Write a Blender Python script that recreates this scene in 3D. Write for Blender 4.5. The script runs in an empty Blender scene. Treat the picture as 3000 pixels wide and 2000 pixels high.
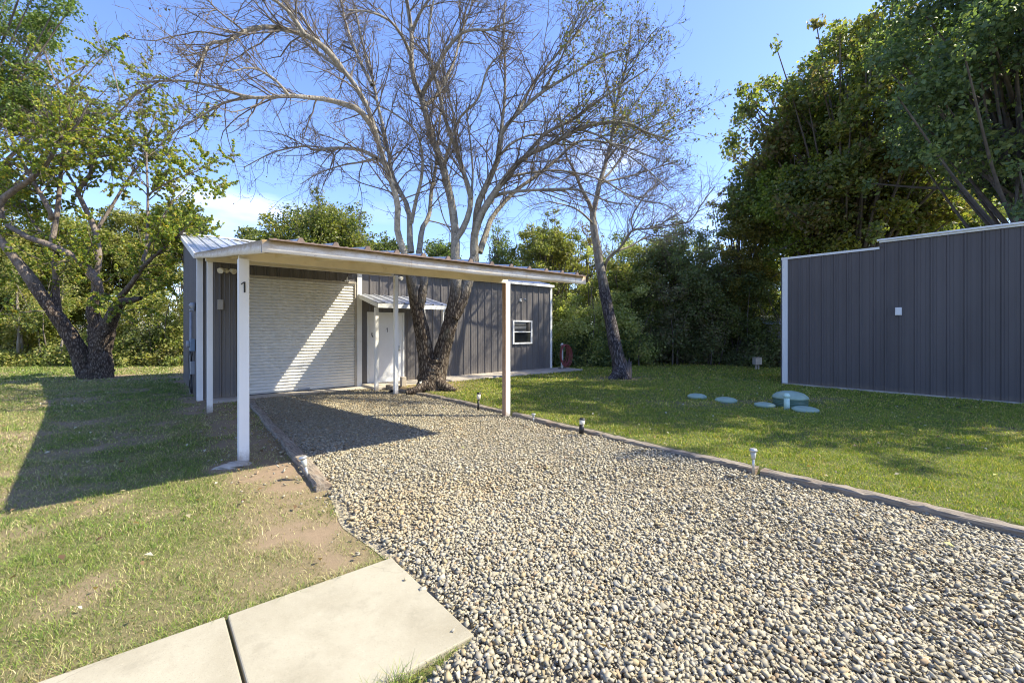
import bpy, math, numpy as np
from mathutils import Vector
R_ = math.radians
scene = bpy.context.scene
COL = scene.collection

# ---------------------------------------------------------------- camera
FPX, CX, HY, CAMZ = 1284.0, 1500.0, 965.0, 1.7
ANG = R_(50.2)
FW = np.array([math.cos(ANG), math.sin(ANG), 0.0])
RT = np.array([math.sin(ANG), -math.cos(ANG), 0.0])
cam_d = bpy.data.cameras.new('camera')
cam = bpy.data.objects.new('camera', cam_d); COL.objects.link(cam)
cam.location = (0, 0, CAMZ)
cam.rotation_euler = (R_(90), 0, ANG - R_(90))
cam_d.sensor_width = 36; cam_d.lens = 36 * FPX / 3000
cam_d.shift_y = -35 / 3000
cam_d.clip_end = 2000
scene.camera = cam

def PD(px, py, d):            # a real-world point seen at pixel (px,py) of the photo at depth d
    return np.array([0, 0, CAMZ]) + d * (FW + RT * (px - CX) / FPX) + np.array([0, 0, d * (HY - py) / FPX])
def at(px, py, z=0.0):        # ground point
    return PD(px, py, (CAMZ - z) * FPX / (py - HY))
def gp0(px, d): p = PD(px, HY, d); p[2] = 0; return p
def proj(P):
    P = np.asarray(P, float); d = P @ FW
    d = np.where(np.abs(d) < 1e-3, 1e-3, d)
    return CX + FPX * (P @ RT) / d, HY - FPX * (P[..., 2] - CAMZ) / d, d

# ---------------------------------------------------------------- light
SAZ = np.array([0.775, -0.632]); SEL = R_(46.0)
sun_d = bpy.data.lights.new('sun', 'SUN'); sun_d.energy = 4.9; sun_d.angle = R_(0.55); sun_d.color = (1.0, 0.92, 0.73)
sun = bpy.data.objects.new('sun', sun_d); COL.objects.link(sun)
tosun = Vector((SAZ[0] * math.cos(SEL), SAZ[1] * math.cos(SEL), math.sin(SEL)))
sun.rotation_euler = (-tosun).to_track_quat('-Z', 'Y').to_euler(); sun.location = (10, -8, 20)

world = bpy.data.worlds.new('World'); scene.world = world; world.use_nodes = True
def N(nt, typ, **kw):
    n = nt.nodes.new(typ)
    for k, v in kw.items(): setattr(n, k, v)
    return n
def L(nt, a, b): nt.links.new(a, b)
def MATH(nt, op, a, b=None, c=None, clamp=False):
    n = N(nt, 'ShaderNodeMath', operation=op, use_clamp=clamp)
    for i, v in enumerate((a, b, c)):
        if v is None: continue
        if isinstance(v, (int, float)): n.inputs[i].default_value = v
        else: L(nt, v, n.inputs[i])
    return n.outputs[0]
def DOT(nt, a, vec):
    n = N(nt, 'ShaderNodeVectorMath', operation='DOT_PRODUCT'); L(nt, a, n.inputs[0]); n.inputs[1].default_value = tuple(vec)
    return n.outputs['Value']
def MIX(nt, f, a, b, blend='MIX'):
    n = N(nt, 'ShaderNodeMix', data_type='RGBA', blend_type=blend)
    for s, v in ((0, f), (6, a), (7, b)):
        if isinstance(v, (int, float)): n.inputs[s].default_value = v
        elif isinstance(v, tuple): n.inputs[s].default_value = v if len(v) == 4 else (*v, 1)
        else: L(nt, v, n.inputs[s])
    return n.outputs[2]
wn = world.node_tree; wn.nodes.clear()
sky = N(wn, 'ShaderNodeTexSky', sky_type='NISHITA'); sky.sun_disc = False
sky.sun_elevation = SEL; sky.sun_rotation = math.atan2(SAZ[0], SAZ[1]); sky.air_density = 1.0; sky.dust_density = 0.6; sky.ozone_density = 2.2
tc = N(wn, 'ShaderNodeTexCoord'); dirv = tc.outputs['Generated']
skyc = MIX(wn, 1.0, sky.outputs[0], (0.79, 0.84, 1.10), 'MULTIPLY')
mp = N(wn, 'ShaderNodeMapping'); mp.inputs['Scale'].default_value = (3.0, 3.0, 13.0); L(wn, dirv, mp.inputs[0])
nz = N(wn, 'ShaderNodeTexNoise'); nz.inputs['Scale'].default_value = 2.2; nz.inputs['Detail'].default_value = 6; nz.inputs['Roughness'].default_value = .55; L(wn, mp.outputs[0], nz.inputs[0])
cm = None
for (px, py, wx, wz, gain) in ((740, 605, .19, .042, 1.0), (1130, 625, .12, .03, .2), (1790, 470, .12, .045, .8), (2080, 640, .16, .06, .4), (620, 640, .1, .06, .5)):
    d = FW + RT * (px - CX) / FPX + np.array([0, 0, (HY - py) / FPX]); d = d / np.linalg.norm(d)
    t = np.cross(d, (0, 0, 1)); t /= np.linalg.norm(t)
    a = MATH(wn, 'DIVIDE', DOT(wn, dirv, t), wx)
    b = MATH(wn, 'DIVIDE', MATH(wn, 'SUBTRACT', DOT(wn, dirv, (0, 0, 1)), float(d[2])), wz)
    r2 = MATH(wn, 'ADD', MATH(wn, 'MULTIPLY', a, a), MATH(wn, 'MULTIPLY', b, b))
    m = MATH(wn, 'SUBTRACT', MATH(wn, 'ADD', MATH(wn, 'MULTIPLY', nz.outputs[0], 2.4), -0.45), r2)
    front = MATH(wn, 'GREATER_THAN', DOT(wn, dirv, d), 0.0)
    m = MATH(wn, 'MULTIPLY', MATH(wn, 'MULTIPLY', m, gain * 1.1, clamp=True), front)
    cm = m if cm is None else MATH(wn, 'MAXIMUM', cm, m)
cm = MATH(wn, 'MULTIPLY', cm, 0.30)
skyc = MIX(wn, cm, skyc, (7.6, 7.6, 8.0, 1))
bg = N(wn, 'ShaderNodeBackground'); bg.inputs[1].default_value = 0.15; L(wn, skyc, bg.inputs[0])
wo = N(wn, 'ShaderNodeOutputWorld'); L(wn, bg.outputs[0], wo.inputs[0])
scene.view_settings.view_transform = 'Standard'; scene.view_settings.look = 'None'
scene.view_settings.exposure = 1.16; scene.view_settings.gamma = 1.0
scene.view_settings.use_curve_mapping = False
scene.cycles.max_bounces = 8; scene.cycles.transparent_max_bounces = 8
scene.cycles.use_denoising = True; scene.cycles.filter_width = 1.1

# ---------------------------------------------------------------- mesh helpers
def tag(o, label=None, cat=None, group=None, kind=None):
    if label: o['label'] = label
    if cat: o['category'] = cat
    if group: o['group'] = group
    if kind: o['kind'] = kind
    return o
def empty(name, loc, label=None, cat=None, group=None):
    o = bpy.data.objects.new(name, None); COL.objects.link(o); o.location = tuple(float(v) for v in loc)
    o.empty_display_size = .2
    return tag(o, label, cat, group)
def link(name, me, mat, parent=None, origin=None):
    o = bpy.data.objects.new(name, me); COL.objects.link(o)
    if mat:
        me.materials.append(mat)
    if parent is not None:
        o.parent = parent
        o.location = tuple(-parent.location) if parent.parent is None else (0, 0, 0)
    return o
def big(name, V, F, mat, parent=None, colr=None, smooth=False, kind=None, extra=None):
    """V (n,3), F (m,k) int array -> mesh object in world coordinates"""
    V = np.ascontiguousarray(V, np.float32); F = np.ascontiguousarray(F, np.int32)
    me = bpy.data.meshes.new(name); m, k = F.shape
    me.vertices.add(len(V)); me.vertices.foreach_set('co', V.ravel())
    me.loops.add(m * k); me.loops.foreach_set('vertex_index', F.ravel())
    me.polygons.add(m); me.polygons.foreach_set('loop_start', np.arange(0, m * k, k, dtype=np.int32))
    me.polygons.foreach_set('loop_total', np.full(m, k, np.int32))
    if smooth: me.polygons.foreach_set('use_smooth', np.ones(m, bool))
    me.update(calc_edges=True)
    if colr is not None:
        at_ = me.attributes.new('tone', 'FLOAT_COLOR', 'POINT')
        c = np.ones((len(V), 4), np.float32); c[:, :3] = colr; at_.data.foreach_set('color', c.ravel())
    if extra is not None:
        for nm, arr in extra.items():
            a_ = me.attributes.new(nm, 'FLOAT', 'POINT'); a_.data.foreach_set('value', np.ascontiguousarray(arr, np.float32))
    o = link(name, me, mat, parent)
    if kind: o['kind'] = kind
    return o
class MB:
    def __init__(s): s.v = []; s.f = []; s.sm = []
    def add(s, V, F, smooth=False):
        n = len(s.v); s.v += [tuple(float(c) for c in p) for p in V]; s.f += [tuple(int(i) + n for i in f) for f in F]; s.sm += [smooth] * len(F); return s
    def box(s, x0, x1, y0, y1, z0, z1):
        return s.hexa([(x0, y0, z0), (x1, y0, z0), (x1, y1, z0), (x0, y1, z0), (x0, y0, z1), (x1, y0, z1), (x1, y1, z1), (x0, y1, z1)])
    def hexa(s, p):
        return s.add(p, [(0, 3, 2, 1), (4, 5, 6, 7), (0, 1, 5, 4), (1, 2, 6, 5), (2, 3, 7, 6), (3, 0, 4, 7)])
    def bar(s, a, b, w, h, up=(0, 0, 1)):
        a = np.array(a, float); b = np.array(b, float); d = b - a; d /= np.linalg.norm(d)
        u = np.array(up, float); x = np.cross(d, u); x /= np.linalg.norm(x); y = np.cross(x, d)
        x = x * w / 2; y = y * h / 2
        return s.hexa([a - x - y, a + x - y, a + x + y, a - x + y, b - x - y, b + x - y, b + x + y, b - x + y])
    def tube(s, pts, r, n=12, caps=True):
        V, F = tubes(np.array([pts], float), np.array([r if hasattr(r, '__len__') else [r] * len(pts)], float), n)
        base = len(s.v); s.add(V, F, True)
        if caps:
            k = len(pts); s.f.append(tuple(base + i for i in range(n))[::-1]); s.f.append(tuple(base + (k - 1) * n + i for i in range(n))); s.sm += [False, False]
        return s
    def lathe(s, c, prof, n=24):
        a = np.linspace(0, 2 * np.pi, n, endpoint=False); V = []; F = []
        for (r, z) in prof: V += [(c[0] + r * math.cos(t), c[1] + r * math.sin(t), c[2] + z) for t in a]
        for i in range(len(prof) - 1):
            for j in range(n): F.append((i * n + j, i * n + (j + 1) % n, (i + 1) * n + (j + 1) % n, (i + 1) * n + j))
        F.append(tuple(range(n))[::-1]); F.append(tuple((len(prof) - 1) * n + i for i in range(n)))
        return s.add(V, F, True)
    def poly(s, pts2, z0, z1):     # prism from xy polygon
        n = len(pts2); V = [(x, y, z0) for x, y in pts2] + [(x, y, z1) for x, y in pts2]
        F = [tuple(range(n))[::-1], tuple(range(n, 2 * n))] + [(i, (i + 1) % n, n + (i + 1) % n, n + i) for i in range(n)]
        return s.add(V, F)
    def build(s, name, mat, parent=None, bevel=0, label=None):
        me = bpy.data.meshes.new(name); me.from_pydata(s.v, [], s.f); me.update()
        me.polygons.foreach_set('use_smooth', s.sm)
        o = link(name, me, mat, parent)
        if bevel:
            m = o.modifiers.new('bevel', 'BEVEL'); m.width = bevel; m.segments = 2; m.limit_method = 'ANGLE'; m.angle_limit = R_(40)
        if label: o['label'] = label
        return o
def tubes(P, Rr, s, roll=0.0):
    """batch of polylines P (N,k,3) with radii (N,k) -> verts, quads"""
    P = np.asarray(P, float); Nn, k, _ = P.shape
    T = np.empty_like(P); T[:, 1:-1] = P[:, 2:] - P[:, :-2]; T[:, 0] = P[:, 1] - P[:, 0]; T[:, -1] = P[:, -1] - P[:, -2]
    T /= np.linalg.norm(T, axis=2, keepdims=True) + 1e-9
    mean = P[:, -1] - P[:, 0]; ref = np.tile(np.array([0.3, 0.2, 1.0]), (Nn, 1))
    al = np.abs((mean * ref).sum(1)) / (np.linalg.norm(mean, axis=1) * np.linalg.norm(ref, axis=1) + 1e-9) > .8
    ref[al] = (1.0, -.4, .1)
    A = np.cross(T, ref[:, None, :]); A /= np.linalg.norm(A, axis=2, keepdims=True) + 1e-9
    B = np.cross(T, A)
    t = np.linspace(0, 2 * np.pi, s, endpoint=False) + roll
    V = P[:, :, None, :] + Rr[:, :, None, None] * (A[:, :, None, :] * np.cos(t)[None, None, :, None] + B[:, :, None, :] * np.sin(t)[None, None, :, None])
    i = np.arange(k - 1)[:, None]; j = np.arange(s)[None, :]
    q = np.stack([i * s + j, i * s + (j + 1) % s, (i + 1) * s + (j + 1) % s, (i + 1) * s + j], -1).reshape(-1, 4)
    F = (q[None] + (np.arange(Nn) * k * s)[:, None, None]).reshape(-1, 4)
    return V.reshape(-1, 3), F
def resample(P, Rr, k):
    P = np.asarray(P, float)
    # catmull-rom then resample by length
    Q = np.vstack([2 * P[0] - P[1], P, 2 * P[-1] - P[-2]]); out = []; ro = []
    for i in range(1, len(Q) - 2):
        for t in np.linspace(0, 1, 8, endpoint=False):
            a, b, c, d = Q[i - 1], Q[i], Q[i + 1], Q[i + 2]
            out.append(.5 * ((2 * b) + (c - a) * t + (2 * a - 5 * b + 4 * c - d) * t * t + (-a + 3 * b - 3 * c + d) * t ** 3))
            ro.append(Rr[i - 1] * (1 - t) + Rr[i] * t)
    out.append(P[-1]); ro.append(Rr[-1]); out = np.array(out); ro = np.array(ro)
    s = np.r_[0, np.cumsum(np.linalg.norm(np.diff(out, axis=0), axis=1))]
    u = np.linspace(0, s[-1], k)
    return np.stack([np.interp(u, s, out[:, c]) for c in range(3)], 1), np.interp(u, s, ro), s[-1]
def unit(v): return v / (np.linalg.norm(v, axis=-1, keepdims=True) + 1e-9)
def spawn(rng, P, Rr, n, tr, ln, ang, k, up=0.0, wander=.25, rr=.6, tip=.3, weights=None, rmax=9, curl=0.0):
    """children of polylines"""
    lens = np.linalg.norm(np.diff(P, axis=1), axis=2).sum(1)
    w = lens if weights is None else weights * lens
    pi = rng.choice(len(P), n, p=w / w.sum()); kk = P.shape[1]
    t = rng.uniform(tr[0], tr[1], n) * (kk - 1); i0 = np.clip(t.astype(int), 0, kk - 2); f = (t - i0)[:, None]
    p0 = P[pi, i0] * (1 - f) + P[pi, i0 + 1] * f
    r0 = Rr[pi, i0] * (1 - f[:, 0]) + Rr[pi, i0 + 1] * f[:, 0]
    d = unit(P[pi, i0 + 1] - P[pi, i0])
    perp = unit(np.cross(d, rng.normal(size=(n, 3))))
    a = rng.uniform(ang[0], ang[1], n)[:, None]
    dd = unit(d * np.cos(a) + perp * np.sin(a) + np.array([0, 0, up]))
    l = rng.uniform(ln[0], ln[1], n) * (1.15 - .55 * t / (kk - 1))
    out = np.empty((n, k, 3)); out[:, 0] = p0; cur = dd
    drift = unit(rng.normal(size=(n, 3))) * curl
    for j in range(1, k):
        cur = unit(cur + rng.normal(size=(n, 3)) * wander + drift + np.array([0, 0, up * .35]))
        out[:, j] = out[:, j - 1] + cur * (l / (k - 1))[:, None]
    rs = np.minimum(r0 * rr, rmax)[:, None] * np.linspace(1, tip, k)[None]
    return out, rs
def leaves(rng, pos, size, nrm=None, nbias=.6, asp=.62, curl=.12):
    n = len(pos)
    nn = rng.normal(size=(n, 3))
    if nrm is not None: nn = unit(unit(nn) * (1 - nbias) + unit(nrm) * nbias)
    nn = unit(nn); a = unit(np.cross(nn, rng.normal(size=(n, 3)))); b = np.cross(nn, a)
    s = size[:, None]
    V = np.stack([pos - a * s * .5, pos + b * s * asp * .5 + nn * s * curl, pos + a * s * .5, pos - b * s * asp * .5 + nn * s * curl], 1)
    return V.reshape(-1, 3), np.arange(n * 4).reshape(n, 4)
def vnoise(x, y, sc, seed=0, octs=3):
    out = 0; amp = 1; tot = 0
    for o in range(octs):
        xs = np.asarray(x) * sc + 31.7 * o + seed * 7.3; ys = np.asarray(y) * sc - 17.1 * o + seed * 3.1
        xi = np.floor(xs).astype(np.int64); yi = np.floor(ys).astype(np.int64); fx = xs - xi; fy = ys - yi
        fx = fx * fx * (3 - 2 * fx); fy = fy * fy * (3 - 2 * fy)
        def h(a, b):
            v = (a * 374761393 + b * 668265263 + (seed + o) * 144665) & 0x7fffffff
            v = ((v ^ (v >> 13)) * 1274126177) & 0x7fffffff
            return ((v ^ (v >> 16)) & 0xffff) / 65535.0
        out = out + amp * ((h(xi, yi) * (1 - fx) + h(xi + 1, yi) * fx) * (1 - fy) + (h(xi, yi + 1) * (1 - fx) + h(xi + 1, yi + 1) * fx) * fy)
        tot += amp; amp *= .5; sc = sc * 2.03
    return out / tot
def sstep(a, b, x):
    t = np.clip((np.asarray(x, float) - a) / (b - a), 0, 1); return t * t * (3 - 2 * t)

# ---------------------------------------------------------------- materials
def mat(name):
    m = bpy.data.materials.new(name); m.use_nodes = True; nt = m.node_tree; nt.nodes.clear()
    out = N(nt, 'ShaderNodeOutputMaterial'); return m, nt, out
def noise(nt, scale, detail=4, rough=.55, stretch=(1, 1, 1), coord='Object', dist=0.0):
    t = N(nt, 'ShaderNodeTexCoord'); mpp = N(nt, 'ShaderNodeMapping'); mpp.inputs['Scale'].default_value = stretch
    L(nt, t.outputs[coord], mpp.inputs[0])
    n = N(nt, 'ShaderNodeTexNoise'); n.inputs['Scale'].default_value = scale; n.inputs['Detail'].default_value = detail; n.inputs['Roughness'].default_value = rough
    n.inputs['Distortion'].default_value = dist
    L(nt, mpp.outputs[0], n.inputs[0]); return n.outputs[0]
def ramp(nt, f, stops):
    r = N(nt, 'ShaderNodeValToRGB'); L(nt, f, r.inputs[0]); e = r.color_ramp.elements
    while len(e) < len(stops): e.new(.5)
    for i, (p, c) in enumerate(stops): e[i].position = p; e[i].color = (*c, 1) if len(c) == 3 else c
    return r.outputs[0]
def fac(nt, f, a, b):
    n = N(nt, 'ShaderNodeMapRange'); n.interpolation_type = 'SMOOTHSTEP'; L(nt, f, n.inputs[0]); n.inputs[1].default_value = a; n.inputs[2].default_value = b
    return n.outputs[0]
def bsdf(nt, out, color, rough=.6, metal=0.0, bump=None, bstr=.3, bdist=.01, spec=.5):
    b = N(nt, 'ShaderNodeBsdfPrincipled')
    if isinstance(color, tuple): b.inputs['Base Color'].default_value = (*color, 1)
    else: L(nt, color, b.inputs['Base Color'])
    if isinstance(rough, float): b.inputs['Roughness'].default_value = rough
    else: L(nt, rough, b.inputs['Roughness'])
    b.inputs['Metallic'].default_value = metal; b.inputs['Specular IOR Level'].default_value = spec
    if bump is not None:
        bm = N(nt, 'ShaderNodeBump'); bm.inputs['Strength'].default_value = bstr; bm.inputs['Distance'].default_value = bdist; L(nt, bump, bm.inputs['Height']); L(nt, bm.outputs[0], b.inputs['Normal'])
    L(nt, b.outputs[0], out.inputs[0]); return b
def simple(name, c, rough=.5, metal=0.0, var=.15, scale=6, stretch=(1, 1, 1), dirt=None, dirt_th=(.55, .8), spec=.5):
    m, nt, out = mat(name)
    n = noise(nt, scale, 6, .6, stretch)
    lo = tuple(x * (1 - var) for x in c); hi = tuple(min(1, x * (1 + var)) for x in c)
    colr = ramp(nt, n, [(.3, lo), (.7, hi)])
    if dirt:
        d = fac(nt, noise(nt, scale * 2.3, 8, .7, stretch), *dirt_th); colr = MIX(nt, d, colr, dirt)
    bsdf(nt, out, colr, rough, metal, noise(nt, scale * 8, 3), .08, .004, spec); return m
M = {}
def mk_wall(name, c, dust, rough, spec, streak=(.09, .07, .06)):
    m, nt, out = mat(name)
    n = noise(nt, 1.1, 6, .6, (1, 1, .3)); lo = tuple(v * .88 for v in c); hi = tuple(v * 1.14 for v in c)
    colr = ramp(nt, n, [(.3, lo), (.7, hi)])
    st = fac(nt, noise(nt, 5, 6, .65, (3, 3, .12)), .52, .75); colr = MIX(nt, MATH(nt, 'MULTIPLY', st, .30), colr, dust)
    colr = MIX(nt, MATH(nt, 'MULTIPLY', fac(nt, noise(nt, 3.1, 5, .6, (4, 4, .10)), .58, .75), .35), colr, streak)
    t = N(nt, 'ShaderNodeTexCoord'); z = N(nt, 'ShaderNodeSeparateXYZ'); L(nt, t.outputs['Object'], z.inputs[0])
    w = MATH(nt, 'ADD', MATH(nt, 'MULTIPLY', z.outputs[2], -2.6), noise(nt, 6, 7, .7))
    colr = MIX(nt, MATH(nt, 'MULTIPLY', fac(nt, w, -.15, .45), .6), colr, (.20, .165, .125))
    bsdf(nt, out, colr, rough, 0, noise(nt, .9, 3, .5), .10, .05, spec); return m
M['wall'] = mk_wall('charcoal_panel', (.122, .112, .109), (.165, .15, .14), .38, .5)
M['wall_b'] = mk_wall('charcoal_panel_shop', (.102, .091, .090), (.13, .115, .11), .52, .3, (.085, .066, .07))
M['trim'] = simple('white_trim', (.74, .74, .72), .45, 0, .05, 3, (1, 1, 1), (.5, .48, .44), (.6, .95))
M['door'] = simple('door_white', (.76, .76, .75), .5, 0, .04, 3, (1, 1, 1), (.55, .52, .5), (.65, .95))
M['roller'] = simple('roller_curtain', (.74, .72, .66), .5, 0, .06, 1.5, (1, 1, .6), (.5, .45, .38), (.6, .95))
M['soffit'] = simple('soffit_metal', (.80, .71, .54), .6, 0, .12, 2.5, (1, .3, 1), (.45, .33, .18), (.58, .9))
M['black'] = simple('black_plastic', (.012, .012, .013), .45)
M['darkgrey'] = simple('dark_rubber', (.04, .04, .045), .6)
M['grey'] = simple('grey_plastic', (.32, .33, .34), .5)
M['bluegrey'] = simple('blue_grey_plastic', (.20, .27, .34), .5)
M['cream'] = simple('cream_plastic', (.72, .66, .50), .4)
M['beige'] = simple('beige_metal', (.40, .36, .30), .5)
M['septic'] = simple('septic_green', (.29, .385, .29), .55, 0, .15, 5, (1, 1, 1), (.32, .33, .23), (.55, .85))
M['septic_dark'] = simple('septic_dark_green', (.08, .15, .11), .5, 0, .15, 6, (1, 1, 1), (.16, .15, .08), (.5, .8))
M['pipe'] = simple('pipe_aqua', (.50, .68, .58), .45, 0, .08, 8)
M['hose'] = simple('red_hose', (.24, .055, .05), .45, 0, .2, 10)
M['steel'] = simple('stainless', (.50, .50, .48), .35, .6, .06, 10)
M['stump'] = simple('stump_wood', (.12, .10, .09), .9, 0, .4, 14, (1, 1, .3))
M['rustshed'] = simple('shed_cladding', (.20, .20, .20), .7, 0, .25, 4, (1, 1, 1), (.30, .10, .04), (.55, .7))
def mk_fascia():
    m, nt, out = mat('weathered_white_fascia')
    base = ramp(nt, noise(nt, 2.2, 8, .7, (1, 1, 5)), [(.25, (.68, .60, .48)), (.55, (.82, .77, .69)), (.8, (.86, .82, .76))])
    g = N(nt, 'ShaderNodeAttribute'); g.attribute_name = 'top'
    n2 = noise(nt, 5, 10, .75, (1, 1, 3))
    w = MATH(nt, 'ADD', MATH(nt, 'MULTIPLY', g.outputs['Fac'], .62), MATH(nt, 'MULTIPLY', n2, .8))
    colr = MIX(nt, fac(nt, w, .46, .94), base, (.42, .28, .13))
    n3 = noise(nt, 26, 10, .8)
    colr = MIX(nt, MATH(nt, 'MULTIPLY', fac(nt, n3, .56, .68), .75), colr, (.36, .25, .18))
    w2 = MATH(nt, 'MULTIPLY', fac(nt, noise(nt, 3.0, 4, .5, (3, 3, .2)), .63, .72), .6)
    colr = MIX(nt, w2, colr, (.36, .19, .07))
    bsdf(nt, out, colr, .6, 0, n3, .2, .004); return m
M['fascia'] = mk_fascia()
def mk_post(worn):
    m, nt, out = mat('painted_post_worn' if worn else 'painted_post')
    base = ramp(nt, noise(nt, 2, 6, .6, (1, 1, .3)), [(.3, (.80, .77, .70)), (.7, (.87, .85, .80))])
    n3 = noise(nt, 9 if worn else 14, 10, .75, (1, 1, .25))
    colr = MIX(nt, fac(nt, n3, .60 if worn else .68, .70 if worn else .8), base, (.42, .32, .24))
    t = N(nt, 'ShaderNodeTexCoord'); z = N(nt, 'ShaderNodeSeparateXYZ'); L(nt, t.outputs['Object'], z.inputs[0])
    w = MATH(nt, 'ADD', MATH(nt, 'MULTIPLY', z.outputs[2], -2.2), MATH(nt, 'MULTIPLY', noise(nt, 9, 6, .7), 1.0))
    colr = MIX(nt, MATH(nt, 'MULTIPLY', fac(nt, w, -.05, .55), .8), colr, (.30, .23, .16))
    st = fac(nt, noise(nt, 22, 8, .8, (1, 1, .12)), .60, .74); colr = MIX(nt, MATH(nt, 'MULTIPLY', st, .3), colr, (.40, .34, .27))
    bsdf(nt, out, colr, .55, 0, n3, .15, .003); return m
M['post'] = mk_post(False); M['post_worn'] = mk_post(True)
M['barewood'] = simple('peeled_wood_face', (.34, .22, .15), .8, 0, .3, 8, (1, 1, .15), (.6, .55, .5), (.55, .75))
def mk_galv():
    m, nt, out = mat('galvanised_roof')
    c = ramp(nt, noise(nt, 2.0, 8, .7, (1, .25, 1)), [(.25, (.42, .44, .48)), (.6, (.60, .62, .66)), (.85, (.52, .50, .47))])
    c = MIX(nt, fac(nt, noise(nt, 6, 8, .7), .64, .8), c, (.35, .22, .12))
    bsdf(nt, out, c, .38, .55); return m
M['galv'] = mk_galv()
M['rust'] = simple('rusty_rib_edge', (.17, .12, .095), .8, 0, .35, 20)
def mk_concrete(name, c, dark):
    m, nt, out = mat(name)
    n1 = noise(nt, 1.7, 9, .66, dist=.4); n2 = noise(nt, 60, 4, .7); n3 = noise(nt, 240, 2, .6); n4 = noise(nt, 5.5, 8, .7)
    col1 = ramp(nt, n1, [(.30, dark), (.55, c), (.78, tuple(min(1, v * 1.14) for v in c))])
    col1 = MIX(nt, MATH(nt, 'MULTIPLY', fac(nt, n4, .52, .72), .45), col1, tuple(v * .78 for v in dark))
    col1 = MIX(nt, MATH(nt, 'MULTIPLY', fac(nt, n3, .58, .70), .55), col1, tuple(v * .45 for v in c))
    col1 = MIX(nt, MATH(nt, 'MULTIPLY', fac(nt, n2, .56, .72), .4), col1, tuple(min(1, v * 1.3) for v in c))
    vo = N(nt, 'ShaderNodeTexVoronoi'); vo.feature = 'DISTANCE_TO_EDGE'; vo.inputs['Scale'].default_value = .55
    t = N(nt, 'ShaderNodeTexCoord'); va = N(nt, 'ShaderNodeVectorMath', operation='ADD'); nn = N(nt, 'ShaderNodeTexNoise'); nn.inputs['Scale'].default_value = 3; nn.inputs['Detail'].default_value = 8
    L(nt, t.outputs['Object'], nn.inputs[0]); sc_ = N(nt, 'ShaderNodeVectorMath', operation='SCALE'); sc_.inputs['Scale'].default_value = .35; L(nt, nn.outputs['Color'], sc_.inputs[0])
    L(nt, t.outputs['Object'], va.inputs[0]); L(nt, sc_.outputs[0], va.inputs[1]); L(nt, va.outputs[0], vo.inputs[0])
    crack = MATH(nt, 'MULTIPLY', fac(nt, vo.outputs[0], .0025, .0), .28)
    col1 = MIX(nt, crack, col1, tuple(v * .35 for v in dark))
    bsdf(nt, out, col1, .85, 0, n2, .35, .003); return m
M['path'] = mk_concrete('path_concrete', (.345, .315, .235), (.275, .245, .175))
M['slab'] = mk_concrete('slab_concrete', (.46, .41, .34), (.32, .27, .21))
def mk_timber():
    m, nt, out = mat('weathered_timber')
    inf = N(nt, 'ShaderNodeObjectInfo')
    n = noise(nt, 7, 8, .7, (7, .6, 7)); n2 = noise(nt, 3, 5, .6)
    c = ramp(nt, n, [(.32, (.07, .05, .04)), (.47, (.23, .19, .14)), (.7, (.41, .36, .29))])
    c = MIX(nt, fac(nt, n2, .5, .8), c, (.27, .175, .11))
    c = MIX(nt, MATH(nt, 'MULTIPLY', inf.outputs['Random'], .35), c, (.17, .15, .13))
    bsdf(nt, out, c, .9, 0, n, .9, .02); return m
M['timber'] = mk_timber()
def mk_bark(name, lo, mid, hi, lim=None, scale=9):
    m, nt, out = mat(name)
    n = noise(nt, scale, 10, .75, (1, 1, .45), dist=.6); n2 = noise(nt, 2.2, 5, .6)
    t = N(nt, 'ShaderNodeTexCoord'); mp_ = N(nt, 'ShaderNodeMapping'); mp_.inputs['Scale'].default_value = (1, 1, .28); L(nt, t.outputs['Object'], mp_.inputs[0])
    vo = N(nt, 'ShaderNodeTexVoronoi'); vo.feature = 'DISTANCE_TO_EDGE'; vo.inputs['Scale'].default_value = scale * 2.2; L(nt, mp_.outputs[0], vo.inputs[0])
    h = MATH(nt, 'ADD', MATH(nt, 'MULTIPLY', fac(nt, vo.outputs[0], 0, .3), .34), MATH(nt, 'MULTIPLY', n, .95))
    c = ramp(nt, h, [(.35, lo), (.62, mid), (.92, hi)])
    c = MIX(nt, MATH(nt, 'MULTIPLY', fac(nt, n2, .56, .72), .5), c, (.13, .14, .09))
    c = MIX(nt, MATH(nt, 'MULTIPLY', fac(nt, noise(nt, 5, 8, .7), .63, .7), .8), c, (.42, .44, .40))
    if lim:
        z = N(nt, 'ShaderNodeSeparateXYZ'); L(nt, t.outputs['Object'], z.inputs[0])
        zz = MATH(nt, 'ADD', z.outputs[2], MATH(nt, 'MULTIPLY', n2, 1.2))
        up = ramp(nt, n, [(.3, lim[2]), (.48, lim[3]), (.75, lim[4])])
        up = MIX(nt, MATH(nt, 'MULTIPLY', fac(nt, noise(nt, 11, 6, .6, (1, 1, 2.5)), .56, .64), .6), up, (.10, .09, .075))
        c = MIX(nt, fac(nt, zz, lim[0], lim[1]), c, up)
    bsdf(nt, out, c, .9, 0, h, .9, .03, .25); return m
M['bark_big'] = mk_bark('grey_white_bark', (.018, .013, .010), (.085, .062, .045), (.27, .22, .165), (2.7, 4.2, (.11, .095, .072), (.27, .24, .19), (.44, .405, .335)))
M['bark_lean'] = mk_bark('dark_to_pale_bark', (.015, .012, .013), (.065, .055, .055), (.20, .18, .18), (3.4, 5.4, (.11, .095, .075), (.27, .24, .195), (.42, .385, .33)))
M['bark_dark'] = mk_bark('dark_bark', (.018, .013, .010), (.085, .063, .047), (.23, .185, .145), (3.0, 4.5, (.08, .06, .05), (.20, .16, .13), (.34, .29, .25)))
M['twig'] = simple('twig_bark', (.125, .10, .075), .85, 0, .4, 3)
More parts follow.
